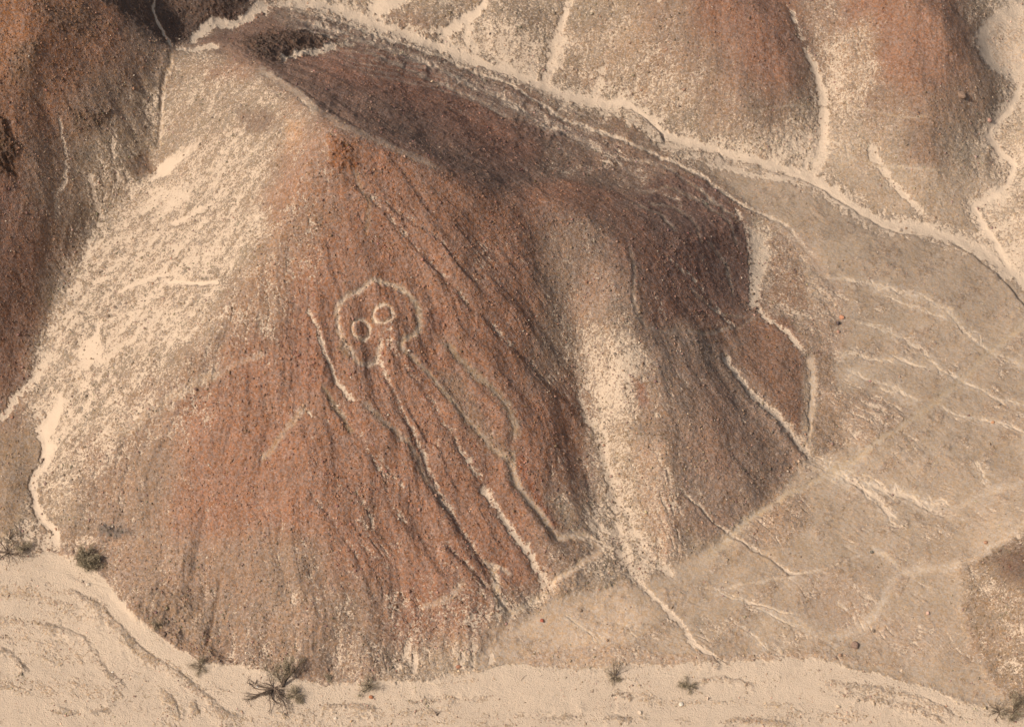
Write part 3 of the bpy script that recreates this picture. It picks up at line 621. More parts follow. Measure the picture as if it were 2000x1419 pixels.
S += (flank * .26 * fbm(XR / 5, YR / 1.2, 5, 301, .6) + coarse * .22 * fbm(X0 / .75, Y0 / .75, 2, 305, .7)) * (1 - SM)
ap, aq = U * .906 + V * .423, -U * .423 + V * .906
wq = aq + 30 * fbm(U / 150, V / 150, 2, 340)
for q_, (la, lq, am) in enumerate(((240, 30, .26), (160, 17, .20), (110, 11, .14))):
    rd = np.clip(1 - np.abs(perlin(ap / la, wq / lq, 350 + q_)) * 7, 0, 1) * np.clip(.15 + 1.2 * fbm(U / 110 + q_ * 7, V / 110, 3, 360 + q_), 0, 1)
    S += am * rd * PL * (1 - SM); DH -= .03 * rd * PL
pc = fbm(XR / 5.0, YR / 2.2, 4, 311, .65) + .5 * fbm(X0 / .9, Y0 / .9, 2, 315, .7)
pm = (sstep(-.1, .6, pc) * PL * (1 - SM))
RC += (np.array([.215, .145, .10]) - RC) * (pm * .5)[..., None]; S += pm * .22; PL -= pm * .55
S += PL * .10 * fbm(XR / 9, YR / 1.6, 3, 321, .6)
RC *= (1 + .10 * PL * fbm(XR / 12, YR / 2.0, 3, 325, .6))[..., None]
S += .16 * fbm(X0 / 4.5, Y0 / 4.5, 4, 91, .6) * (1 - SM) * (1 - .55 * PL)
RC *= (1 + .22 * fbm(X0 / 5, Y0 / 5, 5, 95, .62))[..., None]
hue = fbm(X0 / 3.0, Y0 / 3.0, 4, 99)[..., None]
RC *= 1 + hue * np.array([.05, -.01, -.04]) * (1 - .7 * PL[..., None])
rocky = np.clip(1 - SM, 0, 1) * (1 - .72 * PL) * (1 - .35 * np.clip(S, 0, 1))
slw, dw = poly_sdf(WASH, 30); wm = np.zeros_like(S); wm[slw] = sstep(-6, 6, dw)
ff_, df_, _, _p = line_dist([(-200,1093),(60,1080),(195,1125),(300,1235),(390,1292),(560,1322),(760,1332),(920,1312),(1200,1300),(1600,1290),(1760,1330),(1900,1386),(2100,1400)], 300)
fl = fbm((df_ + 16 * fbm(U[ff_] / 120, V[ff_] / 60, 2, 500)) / 17, _p * 9, 4, 501, .6)
m2 = wm[ff_] * (1 - .7 * SM[ff_]); S[ff_] += m2 * (.34 * fl - .01); DH[ff_] += m2 * .035 * fl
RC[ff_] *= (1 + .10 * m2 * fl)[..., None]
rocky *= 1 - .8 * wm
nz = fbm(X0 / .5, Y0 / .5, 3, 401, .8) * .52 + .25 * fbm(X0 / 1.5, Y0 / 1.5, 2, 405)
CVR = S + nz * (.62 - .30 * PL) * (1 - .8 * SM)
stand = 1 - sstep(.42, .60, CVR)
rel = DH.copy()
rel += .085 * stand * (1 - .6 * wm) * (1 - .6 * PL)
rel += .36 * fbm(X0 / 6, Y0 / 6, 4, 111, .58) * (1 - .7 * wm) * (1 - .5 * PL)
rel += .13 * fbm(X0 / 1.9, Y0 / 1.9, 4, 115, .6) * np.clip(rocky + .12, 0, 1)
rel += .060 * fbm(X0 / .42, Y0 / .42, 2, 121, .7) * rocky
rel += ROUGH * (.55 * fbm(X0 / 2.2, Y0 / 2.6, 4, 131, .6, True) + .16 * fbm(X0 / .7, Y0 / .7, 3, 135, .6, True))
outside = np.clip((np.maximum(np.maximum(-U, U - W), np.maximum(-V, V - H)) - 200) / 900, 0, 1)
rel += outside * 5 * (fbm(X0 / 60, Y0 / 60, 4, 141) + .1)
Z = Hh + rel
X, Y = X0, Y0
P = np.stack([X, Y, Z], -1).astype(np.float32)
du = np.gradient(P, axis=1); dv = np.gradient(P, axis=0)
Nn = np.cross(dv, du); Nn = -Nn if Nn[NV // 2, NU // 2, 2] < 0 else Nn
Nn /= np.linalg.norm(Nn, axis=-1, keepdims=True) + 1e-12
print("slopes > 55 deg share", float((Nn[..., 2] < .57).mean()), "folded", float((Nn[..., 2] < 0).mean()))
S = np.clip(CVR, -.6, 1.4); RC = np.clip(RC, .02, .8)

def ground_at(u, v):
    fu = np.interp(u, UA, np.arange(NU)); fv = np.interp(v, VA, np.arange(NV))
    return bilin(P, np.array(fu), np.array(fv))
def ground_n(u, v):
    fu = np.interp(u, UA, np.arange(NU)); fv = np.interp(v, VA, np.arange(NV))
    return bilin(Nn, np.array(fu), np.array(fv))

# ------------------------------------------------------------------ materials
def new_mat(name):
    m = bpy.data.materials.new(name); m.use_nodes = True
    n = m.node_tree.nodes; b = n["Principled BSDF"]
    b.inputs["Roughness"].default_value = .95; b.inputs["Specular IOR Level"].default_value = .12
    return m, m.node_tree, b
def math_node(t, op, a, b=None, clamp=False):
    n = t.nodes.new("ShaderNodeMath"); n.operation = op; n.use_clamp = clamp
    for i, v in enumerate((a, b)):
        if v is None: continue
        if isinstance(v, (int, float)): n.inputs[i].default_value = v
        else: t.links.new(v, n.inputs[i])
    return n.outputs[0]
def noise_node(t, co, scale, detail, rough=.5, dist=0):
    n = t.nodes.new("ShaderNodeTexNoise"); n.inputs["Scale"].default_value = scale; n.inputs["Detail"].default_value = detail
    n.inputs["Roughness"].default_value = rough; n.inputs["Distortion"].default_value = dist
    t.links.new(co, n.inputs["Vector"]); return n.outputs["Fac"]
def mrange(t, v, a, b, c, d, smooth=True):
    n = t.nodes.new("ShaderNodeMapRange"); n.interpolation_type = 'SMOOTHSTEP' if smooth else 'LINEAR'
    t.links.new(v, n.inputs[0])
    for i, x in zip((1, 2, 3, 4), (a, b, c, d)): n.inputs[i].default_value = x
    return n.outputs[0]
def mix_col(t, fac, a, b, mode='MIX'):
    n = t.nodes.new("ShaderNodeMix"); n.data_type = 'RGBA'; n.blend_type = mode
    for s, v in ((n.inputs[0], fac), (n.inputs[6], a), (n.inputs[7], b)):
        if isinstance(v, (int, float)): s.default_value = v
        elif isinstance(v, tuple): s.default_value = v
        else: t.links.new(v, s)
    return n.outputs[2]

gm, t, bs = new_mat("desert_ground")
geo = t.nodes.new("ShaderNodeNewGeometry"); co = geo.outputs["Position"]
a1 = t.nodes.new("ShaderNodeAttribute"); a1.attribute_name = "stone"      # stone colour
a2 = t.nodes.new("ShaderNodeAttribute"); a2.attribute_name = "cover"      # R sand share, G smoothness, B pavement
sep = t.nodes.new("ShaderNodeSeparateColor"); t.links.new(a2.outputs["Color"], sep.inputs[0])
sS, sM, sP = sep.outputs[0], sep.outputs[1], sep.outputs[2]
n1 = noise_node(t, co, 5.0, 3, .65); n3 = noise_node(t, co, 11, 2, .6)
rough_amt = math_node(t, 'SUBTRACT', 1.0, math_node(t, 'MULTIPLY', sM, .8))
dev = math_node(t, 'ADD', math_node(t, 'MULTIPLY', math_node(t, 'SUBTRACT', n1, .5), 1.25), math_node(t, 'MULTIPLY', math_node(t, 'SUBTRACT', n3, .5), .75))
tt = math_node(t, 'ADD', sS, math_node(t, 'MULTIPLY', dev, rough_amt))
mask = mrange(t, tt, .36, .70, 0, 1)
vor = t.nodes.new("ShaderNodeTexVoronoi"); vor.inputs["Scale"].default_value = 6.5; t.links.new(co, vor.inputs["Vector"])
vs_ = t.nodes.new("ShaderNodeSeparateColor"); t.links.new(vor.outputs["Color"], vs_.inputs[0])
calm = math_node(t, 'SUBTRACT', 1.0, math_node(t, 'MAXIMUM', math_node(t, 'MULTIPLY', sM, .75), math_node(t, 'MULTIPLY', sP, .55)))
bri = math_node(t, 'ADD', 1.0, math_node(t, 'MULTIPLY', math_node(t, 'ADD', math_node(t, 'MULTIPLY', math_node(t, 'SUBTRACT', vs_.outputs[0], .5), .45), math_node(t, 'MULTIPLY', math_node(t, 'SUBTRACT', n3, .5), .75)), calm))
hsv = t.nodes.new("ShaderNodeHueSaturation"); t.links.new(a1.outputs["Color"], hsv.inputs["Color"]); t.links.new(bri, hsv.inputs["Value"])
t.links.new(math_node(t, 'ADD', 1.0, math_node(t, 'MULTIPLY', math_node(t, 'SUBTRACT', vs_.outputs[1], .5), .5)), hsv.inputs["Saturation"])
sandv = noise_node(t, co, 16, 2, .6); sandw = noise_node(t, co, .35, 3, .55)
sc = mix_col(t, sandw, (.49, .39, .295, 1), (.43, .34, .255, 1))
sc = mix_col(t, mrange(t, sandv, .3, .7, 0, .16, False), sc, (.33, .25, .185, 1))
colr = mix_col(t, mask, hsv.outputs[0], sc)
t.links.new(colr, bs.inputs["Base Color"])
stoneh = math_node(t, 'MULTIPLY', math_node(t, 'SUBTRACT', 1.0, mask), .55)
hgt = math_node(t, 'ADD', math_node(t, 'MULTIPLY', math_node(t, 'ADD', stoneh, math_node(t, 'ADD', math_node(t, 'MULTIPLY', n3, .9), math_node(t, 'MULTIPLY', n1, .9))), calm), math_node(t, 'MULTIPLY', sandv, .10))
bmp = t.nodes.new("ShaderNodeBump"); bmp.inputs["Strength"].default_value = .9; bmp.inputs["Distance"].default_value = .12
t.links.new(hgt, bmp.inputs["Height"]); t.links.new(bmp.outputs[0], bs.inputs["Normal"])

def attr_mat(name, bump_scale, bump):
    m, t, b = new_mat(name)
    a = t.nodes.new("ShaderNodeAttribute"); a.attribute_name = "stone"
    g = t.nodes.new("ShaderNodeNewGeometry"); n = noise_node(t, g.outputs["Position"], bump_scale, 4, .6)
    h = t.nodes.new("ShaderNodeHueSaturation"); t.links.new(a.outputs["Color"], h.inputs["Color"]); t.links.new(mrange(t, n, .3, .7, .75, 1.2, False), h.inputs["Value"])
    t.links.new(h.outputs[0], b.inputs["Base Color"])
    bp = t.nodes.new("ShaderNodeBump"); bp.inputs["Distance"].default_value = bump; t.links.new(n, bp.inputs["Height"]); t.links.new(bp.outputs[0], b.inputs["Normal"])
    return m
stone_mat = attr_mat("loose_stone", 9, .05)
def plain_mat(name, c1, c2, scale):
    m, t, b = new_mat(name)
    g = t.nodes.new("ShaderNodeNewGeometry"); n = noise_node(t, g.outputs["Position"], scale, 3, .6)
    t.links.new(mix_col(t, mrange(t, n, .35, .65, 0, 1), c1 + (1,), c2 + (1,)), b.inputs["Base Color"])
    bp = t.nodes.new("ShaderNodeBump"); bp.inputs["Distance"].default_value = .02; t.links.new(n, bp.inputs["Height"]); t.links.new(bp.outputs[0], b.inputs["Normal"])
    return m
bark = plain_mat("dry_bark", (.085, .060, .045), (.16, .12, .09), 9)
twigm = plain_mat("dry_twigs", (.13, .095, .065), (.22, .17, .115), 5)
leafm = plain_mat("grey_green_leaves", (.22, .188, .125), (.35, .29, .20), 4)

# ------------------------------------------------------------------ mesh output
def add_attr(me, name, arr):
    a = me.color_attributes.new(name, 'FLOAT_COLOR', 'POINT')
    full = np.ones((len(me.vertices), 4), np.float32); full[:, :3] = arr
    a.data.foreach_set("color", full.ravel())
def make_mesh(name, verts, faces, mat, k=4):
    me = bpy.data.meshes.new(name); nvv, nf = len(verts), len(faces)
    me.vertices.add(nvv); me.vertices.foreach_set("co", np.asarray(verts, np.float32).ravel())
    me.loops.add(nf * k); me.loops.foreach_set("vertex_index", np.asarray(faces, np.int32).ravel())
    me.polygons.add(nf); me.polygons.foreach_set("loop_start", np.arange(nf, dtype=np.int32) * k)
    me.update(calc_edges=True); me.materials.append(mat)
    return me
def link(name, me, parent=None, loc=None):
    o = bpy.data.objects.new(name, me); COL.objects.link(o)
    if parent is not None: o.parent = parent
    if loc is not None: o.location = loc
    return o
def tag(o, label, cat, group=None):
    o["label"] = label; o["category"] = cat
    if group: o["group"] = group
def structure(o, label=None):
    o["kind"] = "structure"
    if label: o["label"] = label

LAB = np.zeros((NV, NU), np.int16)      # which ground piece a cell belongs to
def lab_poly(pts, k, over=True):
    sl, d = poly_sdf(pts, 10); L = LAB[sl]; L[d > 0] = k; LAB[sl] = L
def lab_line(pts, w, k):
    sl, d, _, _ = line_dist(pts, w * 2); L = LAB[sl]; L[d < w] = k; LAB[sl] = L
HILLS = {0: "desert_plain", 1: "hillside", 2: "hill", 3: "hill", 4: "hill", 5: "riverbed", 6: "streambed", 7: "path", 8: "knoll"}
lab_poly([(335,95),(370,86),(420,62),(500,38),(560,18),(640,32),(750,68),(850,105),(1000,165),(1200,262),(1300,306),(1380,352),(1430,395),(1458,440),(1470,600),(1560,660),(1570,860),(1540,935),(1430,1032),(1340,1088),(1260,1128),(1190,1145),(1090,1170),(975,1245),(920,1300),(760,1330),(560,1322),(390,1292),(300,1235),(195,1125),(110,1075),(60,960),(92,880),(75,830),(60,745),(108,600),(195,440),(306,330),(318,200)], 1)
lab_poly([(-2600,-2300),(303,-2300),(300,20),(335,95),(318,200),(306,330),(195,440),(108,600),(60,745),(0,822),(-400,960),(-2600,960)], 2)
lab_poly([(1112,-2300),(1530,-2300),(1530,5),(1567,83),(1603,173),(1607,290),(1500,300),(1330,262),(1167,185),(1070,150),(1112,0)], 3)
lab_poly([(1560,-2300),(1870,-2300),(1870,-10),(1915,60),(1965,150),(1930,260),(1950,300),(1900,395),(1810,430),(1720,430),(1640,370),(1612,290),(1603,173),(1560,60)], 4)
lab_poly([(1878,1100),(1960,1058),(2040,1040),(4600,1000),(4600,1390),(2040,1390),(1965,1372),(1908,1275),(1880,1180)], 8)
lab_line(CH_MAIN, 18, 6); lab_line(CH_RIGHT, 13, 6); lab_line(CH_B, 9, 6)
lab_line(ROAD, 8, 7)
lab_poly(WASH, 5)
LAB[GID > 0] = 100 + GID[GID > 0]
cell = LAB[:-1, :-1]
idx = np.arange(NV * NU).reshape(NV, NU)
quads = np.stack([idx[:-1, :-1], idx[1:, :-1], idx[1:, 1:], idx[:-1, 1:]], -1).reshape(-1, 4)
cf = cell.ravel(); Pf = P.reshape(-1, 3); Nf = Nn.reshape(-1, 3); RCf = RC.reshape(-1, 3).astype(np.float32)
COV = np.stack([S, SM, PL], -1).reshape(-1, 3).astype(np.float32)
def ground_piece(name, k, parent=None, origin=None):
    q = quads[cf == k]
    used = np.zeros(NV * NU, bool); used[q.ravel()] = True
    ids = np.nonzero(used)[0]; remap = np.zeros(NV * NU, np.int32); remap[ids] = np.arange(len(ids))
    vv = Pf[ids] - (np.array(origin, np.float32) if origin is not None else 0)
    me = make_mesh(name, vv, remap[q], gm)
    add_attr(me, "stone", RCf[ids]); add_attr(me, "cover", COV[ids])
    me.polygons.foreach_set("use_smooth", np.ones(len(q), bool))
    me.normals_split_custom_set_from_vertices(Nf[ids])
    return link(name, me, parent)
desc = {0: "tan pebble plain right of the hill", 1: "red stony hill carrying the drawing", 2: "dark red slope at the left edge",
        3: "rounded red-topped hill at the top centre right", 4: "brown hill near the top right corner", 5: "pale dry wash along the bottom",
        6: "pale sandy dry streambeds winding behind the hill", 7: "straight faint track crossing the plain", 8: "stony brown knoll at the right edge"}
for k, nm in HILLS.items():
    structure(ground_piece(nm, k), desc[k])
gorg = ground_at(1000., 1190.)
gl = bpy.data.objects.new("geoglyph", None); COL.objects.link(gl); gl.location = [float(x) for x in gorg]
tag(gl, "giant owl-eyed human figure scraped in pale lines down the red slope", "geoglyph")
for k, (nm, *_r) in enumerate(GLYPH):
    if (cf == 101 + k).any(): ground_piece(nm, 101 + k, gl, gorg)

# ------------------------------------------------------------------ loose stones as one mass
rng = np.random.RandomState(3)
OCT = np.array([(1,0,0),(-1,0,0),(0,1,0),(0,-1,0),(0,0,1),(0,0,-1)], float)
OF = np.array([(0,2,4),(2,1,4),(1,3,4),(3,0,4),(2,0,5),(1,2,5),(3,1,5),(0,3,5)])
N = 230000
u = rng.uniform(-60, 2060, N); v = rng.uniform(-60, 1480, N)
fu = np.interp(u, UA, np.arange(NU)); fv = np.interp(v, VA, np.arange(NV))
s_ = bilin(np.clip(S, 0, 1), fu, fv); m_ = bilin(SM, fu, fv); p_ = bilin(PL, fu, fv); w_ = bilin(wm, fu, fv); r_ = bilin(ROUGH, fu, fv)
clus = fbm(u / 45, v / 45, 3, 201) + .5 * fbm(u / 12, v / 12, 2, 205)
prob = (.55 * (1 - p_) * (1 - w_) * (1.0 - .35 * s_) + (p_ * (1 - w_)) * np.clip(.10 + .45 * clus, 0.02, .6) + w_ * np.clip(.10 + .55 * clus + (.8 - s_) * 1.2, .015, .7))
prob *= np.clip(1 - 1.15 * m_, 0, 1) * np.clip(.75 + .9 * clus, .25, 1.6)
keep = rng.rand(N) < prob * .62
u, v, fu, fv, s_, p_, w_, r_ = [a[keep] for a in (u, v, fu, fv, s_, p_, w_, r_)]
n = len(u); print("stones", n)
pos = bilin(P, fu, fv); colr_ = bilin(RC, fu, fv)
size = np.clip(np.exp(rng.normal(-2.78, .36, n)), .03, .2) * (1 + .5 * np.clip(r_, 0, 1)) * (1 - .28 * p_ - .25 * w_)
ang = rng.rand(n) * 6.28; sc3 = rng.uniform(.65, 1.25, (n, 3)) * size[:, None] * np.array([1.15, 1, .8])
vv = OCT[None] * (1 + rng.normal(0, .18, (n, 6, 1))) * sc3[:, None, :]
vv += rng.normal(0, .16, (n, 6, 3)) * size[:, None, None]
c, s = np.cos(ang), np.sin(ang)
vx = vv[..., 0] * c[:, None] - vv[..., 1] * s[:, None]; vy = vv[..., 0] * s[:, None] + vv[..., 1] * c[:, None]
vv = np.stack([vx, vy, vv[..., 2]], -1) + pos[:, None, :] + np.array([0, 0, .18]) * size[:, None, None]
ff = OF[None] + (np.arange(n) * 6)[:, None, None]
sand_c = np.array([.34, .25, .175])
wmix = np.clip(w_ + p_ * .55, 0, 1)[:, None]
colr_ = colr_ * (1 - .5 * wmix) + .5 * wmix * np.array([.30, .20, .135])
colr_ = colr_ * np.exp(rng.normal(.02, .26, (n, 1))) * (1 + rng.normal(0, .06, (n, 3)))
pale = rng.rand(n) < .012 + .05 * w_; colr_[pale] = np.array([.50, .41, .32])
or_ = rng.rand(n) < .03 * (1 - .7 * np.clip(w_ + p_, 0, 1)); colr_[or_] = colr_[or_] * .3 + .7 * np.array([.36, .19, .12])
me = make_mesh("scattered_stones", vv.reshape(-1, 3), ff.reshape(-1, 3), stone_mat, 3)
add_attr(me, "stone", np.repeat(np.clip(colr_, .02, .8), 6, 0))
so_ = link("scattered_stones", me); so_["kind"] = "stuff"; so_["label"] = "loose stones strewn over slopes, plain and wash"

# ------------------------------------------------------------------ boulders
def icosphere(sub):
    import bmesh
    bm = bmesh.new(); bmesh.ops.create_icosphere(bm, subdivisions=sub, radius=1)
    v_ = np.array([x.co[:] for x in bm.verts]); f_ = np.array([[y.index for y in x.verts] for x in bm.faces]); bm.free(); return v_, f_
IV, IF = icosphere(3)
def boulder(u, v, r, colour, label, seed, stretch=(1.15, .95, .75), rot=None, cat="boulder", name="boulder", group=None):
    rg = np.random.RandomState(seed); p = ground_at(float(u), float(v))
    v_ = IV.copy(); r *= .82; colour = np.array(colour) * .82
    for _ in range(9):       # slice flat facets
        d = rg.normal(0, 1, 3); d /= np.linalg.norm(d); k = rg.uniform(.62, .9)
        o = v_ @ d; v_ -= np.clip(o - k, 0, None)[:, None] * d * .9
    v_ *= (1 + .10 * fbm(v_[:, 0] * 2.2 + seed, v_[:, 1] * 2.2 + v_[:, 2], 3, seed))[:, None]
    a = rg.rand() * 6.28 if rot is None else rot
    v_ = v_ * np.array(stretch) * r; v_ = np.stack([v_[:, 0] * math.cos(a) - v_[:, 1] * math.sin(a), v_[:, 0] * math.sin(a) + v_[:, 1] * math.cos(a), v_[:, 2]], -1)
    me = make_mesh(name, v_, IF, stone_mat, 3)
    add_attr(me, "stone", np.array(colour)[None] * (1 + .15 * rg.normal(0, 1, (len(v_), 1)).clip(-1, 1)))
    o = link(name, me, None, (float(p[0]), float(p[1]), float(p[2]) + r * .25)); tag(o, label, cat, group); return o
boulder(1644, 620, .30, (.50,.25,.15), "orange rounded boulder at the plain's edge beside a dark one", 11)
boulder(1637, 632, .33, (.13,.10,.095), "dark grey upright boulder just below the orange boulder", 12, (.7, .8, 1.3))
boulder(1637, 648, .22, (.42,.25,.18), "small pinkish boulder lowest of three by the plain's edge", 13)
boulder(725, 1361, .22, (.40,.17,.09), "rusty orange boulder on pale sand below a grey shrub", 14)
boulder(896, 1303, .26, (.32,.16,.10), "reddish brown boulder where the stony slope meets the sand", 15)
boulder(1812, 1198, .22, (.55,.36,.28), "small pink boulder alone on the tan plain at right", 16)
boulder(1670, 1260, .42, (.25,.17,.13), "large brown boulder on the plain near the bottom right", 17)
boulder(1641, 1280, .22, (.33,.21,.14), "brown boulder left below the large brown one near the wash", 27)
boulder(1331, 1374, .26, (.66,.58,.47), "whitish boulder on the wash beneath a small round bush", 18)
boulder(1382, 1364, .24, (.62,.48,.36), "pale upright stone casting a dark shadow on the wash", 19, (.45, .4, 1.5))
boulder(1932, 238, .34, (.36,.22,.17), "pinkish boulder on sand beside the right-hand streambed", 20)
boulder(1878, 190, .5, (.24,.165,.12), "big oval boulder half sunk in the top right hillside", 21, (1.0, 1.4, .8), .5)
boulder(1939, 825, .20, (.50,.27,.15), "tiny orange boulder alone on the plain near the right edge", 22)
boulder(1637, 1379, .20, (.62,.48,.34), "cream stone on the wash near the bottom right", 23)
boulder(1676, 1368, .18, (.30,.24,.18), "grey stone on the wash right of the cream one", 24)
boulder(503, 1340, .13, (.85,.80,.72), "small white stone on sand left of the bare dead tree", 25)
boulder(160, 1136, .18, (.42,.34,.26), "grey-white stone in the wash below the big bush, left one", 28)
boulder(172, 1142, .20, (.58,.49,.38), "grey-white stone in the wash below the big bush, right one", 29)
boulder(220, 1312, .12, (.80,.72,.60), "small white stone on the dark bank edge of the wash", 30)
boulder(1925, 1059, .22, (.42,.24,.15), "orange-brown boulder just above the track near the right edge", 31)
boulder(1702, 1078, .20, (.17,.15,.12), "dark grey stone beside the faint trail on the right plain", 32)
boulder(1706, 1232, .2, (.22,.17,.13), "dark brown stone above right of the large brown boulder", 33)
boulder(655, 1402, .16, (.70,.60,.48), "pale flat stone at the bottom of the wash, centre left", 34)
boulder(1250, 1391, .22, (.62,.50,.38), "pale flat stone at the bottom of the wash, centre right", 35)
boulder(1059, 1212, .22, (.34,.11,.07), "dark red stone at the foot of the red slope", 36)
boulder(1135, 1193, .18, (.24,.17,.12), "brown stone on the plain just right of the red stone", 37)

# ------------------------------------------------------------------ bushes and dead trees
def tube(path, rad, sides=5):
    path = np.array(path, float); rad = np.array(rad, float); n = len(path)
    tn = np.gradient(path, axis=0); tn /= np.linalg.norm(tn, axis=1, keepdims=True) + 1e-9
    ref = np.array([0.31, 0.52, .79]); a = np.cross(tn, ref); a /= np.linalg.norm(a, axis=1, keepdims=True) + 1e-9; b = np.cross(tn, a)
    th = np.arange(sides) / sides * 2 * np.pi
    v_ = path[:, None] + rad[:, None, None] * (a[:, None] * np.cos(th)[None, :, None] + b[:, None] * np.sin(th)[None, :, None])
    f = []
    for i in range(n - 1):
        for k in range(sides):
            f.append((i * sides + k, i * sides + (k + 1) % sides, (i + 1) * sides + (k + 1) % sides, (i + 1) * sides + k))
    return v_.reshape(-1, 3), np.array(f)
class Bag:
    def __init__(s): s.v = []; s.f = []; s.n = 0
    def add(s, v_, f): s.v.append(v_); s.f.append(f + s.n); s.n += len(v_)
    def mesh(s, name, mat, k=4): return make_mesh(name, np.concatenate(s.v), np.concatenate(s.f), mat, k)
def branch_path(p0, d0, length, n, rg, wob, droop):
    d = np.array(d0, float); d /= np.linalg.norm(d); p = np.array(p0, float); out = [p.copy()]
    for _ in range(n):
        d = d + rg.normal(0, wob, 3) + np.array([0, 0, -droop]); d /= np.linalg.norm(d)
        p = p + d * length / n
        if p[2] < .04: p[2] = .04; d[2] = abs(d[2]) * .3
        out.append(p.copy())
    return np.array(out)
def plant(name, cat, u, v, label, seed, limbs, r0, twigs=6, twig_len=.5, foliage=0, leaf=.06, wob=.18, droop=.04, lean=(0, 0, 0), group=None, leafc=None):
    """limbs: list of (azimuth degrees, elevation degrees, length). foliage = number of leaf blades."""
    rg = np.random.RandomState(seed); p = ground_at(float(u), float(v))
    root = bpy.data.objects.new(name, None); COL.objects.link(root); root.location = (float(p[0]), float(p[1]), float(p[2]) - .05); tag(root, label, cat, group)
    wood = Bag(); tw = Bag(); tips = []
    wood.add(*tube([(0, 0, -.2), (0, 0, .05), (lean[0] * .3, lean[1] * .3, .16)], [r0 * 1.5, r0 * 1.3, r0], 7))
    for az, el, ln in limbs:
        az, el = math.radians(az), math.radians(el)
        d = (math.cos(az) * math.cos(el), math.sin(az) * math.cos(el), math.sin(el))
        pa = branch_path((0, 0, .08), d, ln, 8, rg, wob, droop)
        rr = np.linspace(r0 * .62, r0 * .16, len(pa)) * (0.7 + .3 * min(1, ln))
        wood.add(*tube(pa, rr, 5))
        for q in range(twigs):
            i = rg.randint(2, len(pa)); base = pa[i]; dd = pa[i] - pa[i - 1]; dd /= np.linalg.norm(dd) + 1e-9
            dd = dd + rg.normal(0, .55, 3); tl = twig_len * rg.uniform(.5, 1.2)
            pb = branch_path(base, dd, tl, 4, rg, wob * 1.3, droop)
            tw.add(*tube(pb, np.linspace(r0 * .22, r0 * .06, len(pb)), 4)); tips.append(pb)
            for _ in range(2):
                k = rg.randint(1, len(pb)); pc = branch_path(pb[k], (pb[k] - pb[k - 1]) / (np.linalg.norm(pb[k] - pb[k - 1]) + 1e-9) + rg.normal(0, .6, 3), tl * .55, 3, rg, .3, droop)
                tw.add(*tube(pc, np.linspace(r0 * .13, r0 * .05, len(pc)), 3)); tips.append(pc)
    link("trunk", wood.mesh("trunk", bark), root); link("twigs", tw.mesh("twigs", twigm if foliage else bark), root)
    if foliage:
        allp = np.concatenate(tips); k = rg.randint(0, len(allp), foliage)
        c = allp[k] + rg.normal(0, leaf * 1.6, (foliage, 3)); c[:, 2] = np.maximum(c[:, 2], .05)
        d = rg.normal(0, 1, (foliage, 3)) + np.array([0, 0, .5]); d /= np.linalg.norm(d, axis=1, keepdims=True)
        e = np.cross(d, rg.normal(0, 1, (foliage, 3))); e /= np.linalg.norm(e, axis=1, keepdims=True) + 1e-9
        l = leaf * rg.uniform(.6, 1.5, (foliage, 1)); w = l * .32
        q = np.stack([c - d * l, c + e * w, c + d * l, c - e * w], 1)
        me = make_mesh("foliage", q.reshape(-1, 3), np.arange(foliage * 4).reshape(-1, 4), leafm); link("foliage", me, root)
    return root
def ring(n, el0, el1, l0, l1, seed, az0=0, az1=360):
    rg = np.random.RandomState(seed); return [(az0 + (az1 - az0) * (i + rg.rand() * .7) / n, rg.uniform(el0, el1), rg.uniform(l0, l1)) for i in range(n)]
plant("shrub", "shrub", 172, 1112, "big dense grey-green bush on a short trunk at the wash's left bank", 51, ring(10, 45, 80, 1.1, 1.6, 1, 20, 165) + [(150,58,1.9),(135,55,1.8),(50,58,2.1),(60,62,2.2),(168,42,1.4),(15,40,1.1),(100,38,1.2)], .09, 20, .48, 8500, .055, .12, .0)
plant("dead_tree", "dead tree", 15, 1079, "sprawling leafless tree with thin drooping branches at the left edge", 52, ring(16, 8, 50, 1.4, 2.4, 2), .07, 6, .6, 0, wob=.22, droop=.05)
plant("shrub", "shrub", 47, 1073, "low olive shrub just right of the leafless left-edge tree", 53, ring(8, 25, 60, .5, .9, 3), .04, 9, .35, 900, .05)
plant("dead_tree", "dead tree", 20, 1052, "grey leafless twiggy tree above the left-edge one", 65, ring(9, 25, 60, .8, 1.5, 33), .04, 7, .5, 250, .04)
plant("shrub", "shrub", 308, 1224, "small brown-green shrub on the rocky foot of the slope", 54, ring(8, 40, 75, .6, 1.0, 4), .04, 9, .35, 500, .045)
plant("shrub", "shrub", 392, 1302, "open twiggy shrub on pale sand left of the bare dead tree", 55, ring(6, 35, 70, .7, 1.1, 5, 20, 150) + ring(7, 8, 35, .6, 1.0, 6, 160, 350), .045, 9, .4, 900, .045, .2)
plant("dead_tree", "dead tree", 535, 1344, "bare black dead tree with branches splayed over pale sand", 56,
      [(188,24,2.0),(196,16,2.3),(205,10,2.5),(214,20,1.5),(232,18,2.4),(240,14,2.9),(246,20,2.9),(252,12,2.8),(262,22,2.2),(284,16,2.6),(292,22,2.4),(300,12,2.7),(316,20,1.7),(150,30,1.2),(135,40,1.0),(40,30,.9),(0,24,1.1),(325,10,1.2),(225,30,1.6)], .10, 5, .65, 0, wob=.19, droop=.055)
plant("small_tree", "tree", 553, 1339, "forked small tree with thin olive crown right of the dead tree", 57, [(125,52,1.9),(115,60,2.1),(140,48,1.9),(60,55,2.7),(52,60,2.8),(66,50,2.4),(75,64,2.2)], .11, 14, .55, 2300, .05, .14, .0)
plant("shrub", "shrub", 578, 1357, "spreading grey-green shrub below right of the forked tree", 58, ring(12, 15, 60, .6, 1.1, 8), .045, 12, .4, 1500, .045, .25)
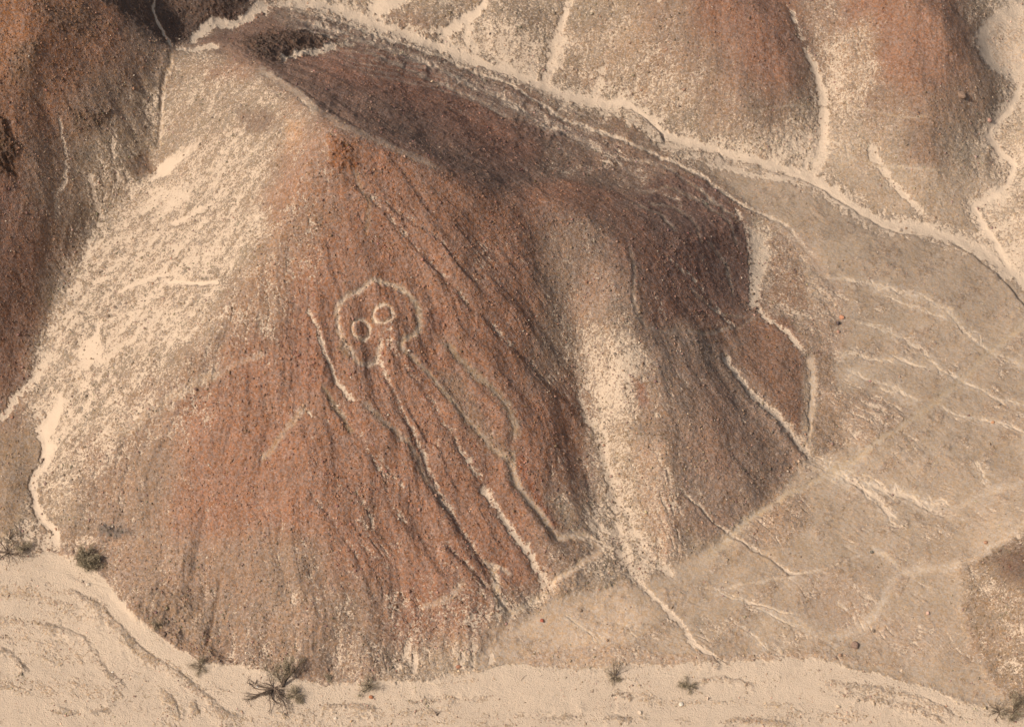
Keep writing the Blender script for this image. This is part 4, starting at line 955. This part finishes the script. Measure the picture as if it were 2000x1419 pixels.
plant("shrub", "shrub", 643, 1326, "tiny dark shrub at the slope foot between larger ones", 59, ring(6, 50, 80, .4, .7, 9), .03, 7, .25, 420, .04)
plant("shrub", "shrub", 720, 1342, "spiky grey shrub above the rusty orange boulder", 60, ring(11, 30, 75, .6, 1.1, 10) + [(215,15,1.2),(225,12,1.1)], .045, 9, .4, 900, .045, .15)
plant("shrub", "shrub", 1201, 1320, "dark upright twiggy shrub at the wash's edge, centre right", 61, [(100,60,1.4),(110,66,1.5),(60,58,1.5),(70,62,1.4),(125,50,1.1)] + ring(6, 5, 25, .4, .8, 11, 180, 350), .06, 10, .35, 700, .04, .15)
plant("shrub", "shrub", 1342, 1340, "small rounded green bush alone on the wash", 62, ring(11, 25, 70, .5, .8, 12) + [(180,15,.8),(172,20,.7)], .04, 12, .3, 1700, .042)
plant("shrub", "shrub", 1951, 1390, "bare twiggy shrub left of the larger bush, bottom right corner", 63, [(100,60,1.3),(85,62,1.4),(110,55,1.1)] + ring(9, 8, 35, .6, 1.0, 13), .05, 9, .35, 260, .04, .2)
plant("shrub", "shrub", 1980, 1389, "denser grey-brown bush in the bottom right corner", 64, [(95,60,1.7),(80,62,1.8),(110,58,1.7),(122,55,1.5),(65,55,1.5),(45,45,1.6)] + ring(5, 5, 25, .6, 1.0, 14, 200, 340), .07, 14, .45, 2000, .045, .15)
def fallen(u, v, label, seed, limbs, r0=.035):
    rg = np.random.RandomState(seed); p = ground_at(float(u), float(v)); bag = Bag()
    for az, ln in limbs:
        a = math.radians(az); pa = branch_path((0, 0, .08), (math.cos(a), math.sin(a), .05), ln, 6, rg, .16, .02)
        bag.add(*tube(pa, np.linspace(r0, r0 * .25, len(pa)), 5))
        for _ in range(4):
            i = rg.randint(2, len(pa)); pb = branch_path(pa[i], (pa[i] - pa[i - 1]) * 8 + rg.normal(0, .5, 3) * np.array([1, 1, .3]), ln * .35, 3, rg, .2, .02)
            bag.add(*tube(pb, np.linspace(r0 * .5, r0 * .15, len(pb)), 4))
    o = link("fallen_branch", bag.mesh("fallen_branch", bark), None, [float(x) for x in p]); tag(o, label, "branch")
fallen(504, 1359, "dead fallen branch left of the bare dead tree", 71, [(188,1.2),(200,1.1),(212,.9)], .05)
fallen(498, 1336, "short fallen twig cluster above the fallen branch", 72, [(140,.6),(155,.5),(60,.5),(75,.6)], .035)
fallen(487, 1357, "tiny bent twig furthest left of the dead tree", 73, [(150,.4),(200,.45)], .02)
fallen(1194, 1360, "small bent twig lying on the wash, centre right", 74, [(80,.3),(40,.4)], .03)
fallen(1017, 1330, "thin lone stick on pale sand below the plain", 75, [(60,.7)], .018)
fallen(853, 1397, "black curved stick at the bottom of the wash", 76, [(70,.45),(110,.5)], .05)
fallen(1413, 1292, "dry branch at the mouth of the small sandy rill", 77, [(150,.7),(330,.6)], .03)
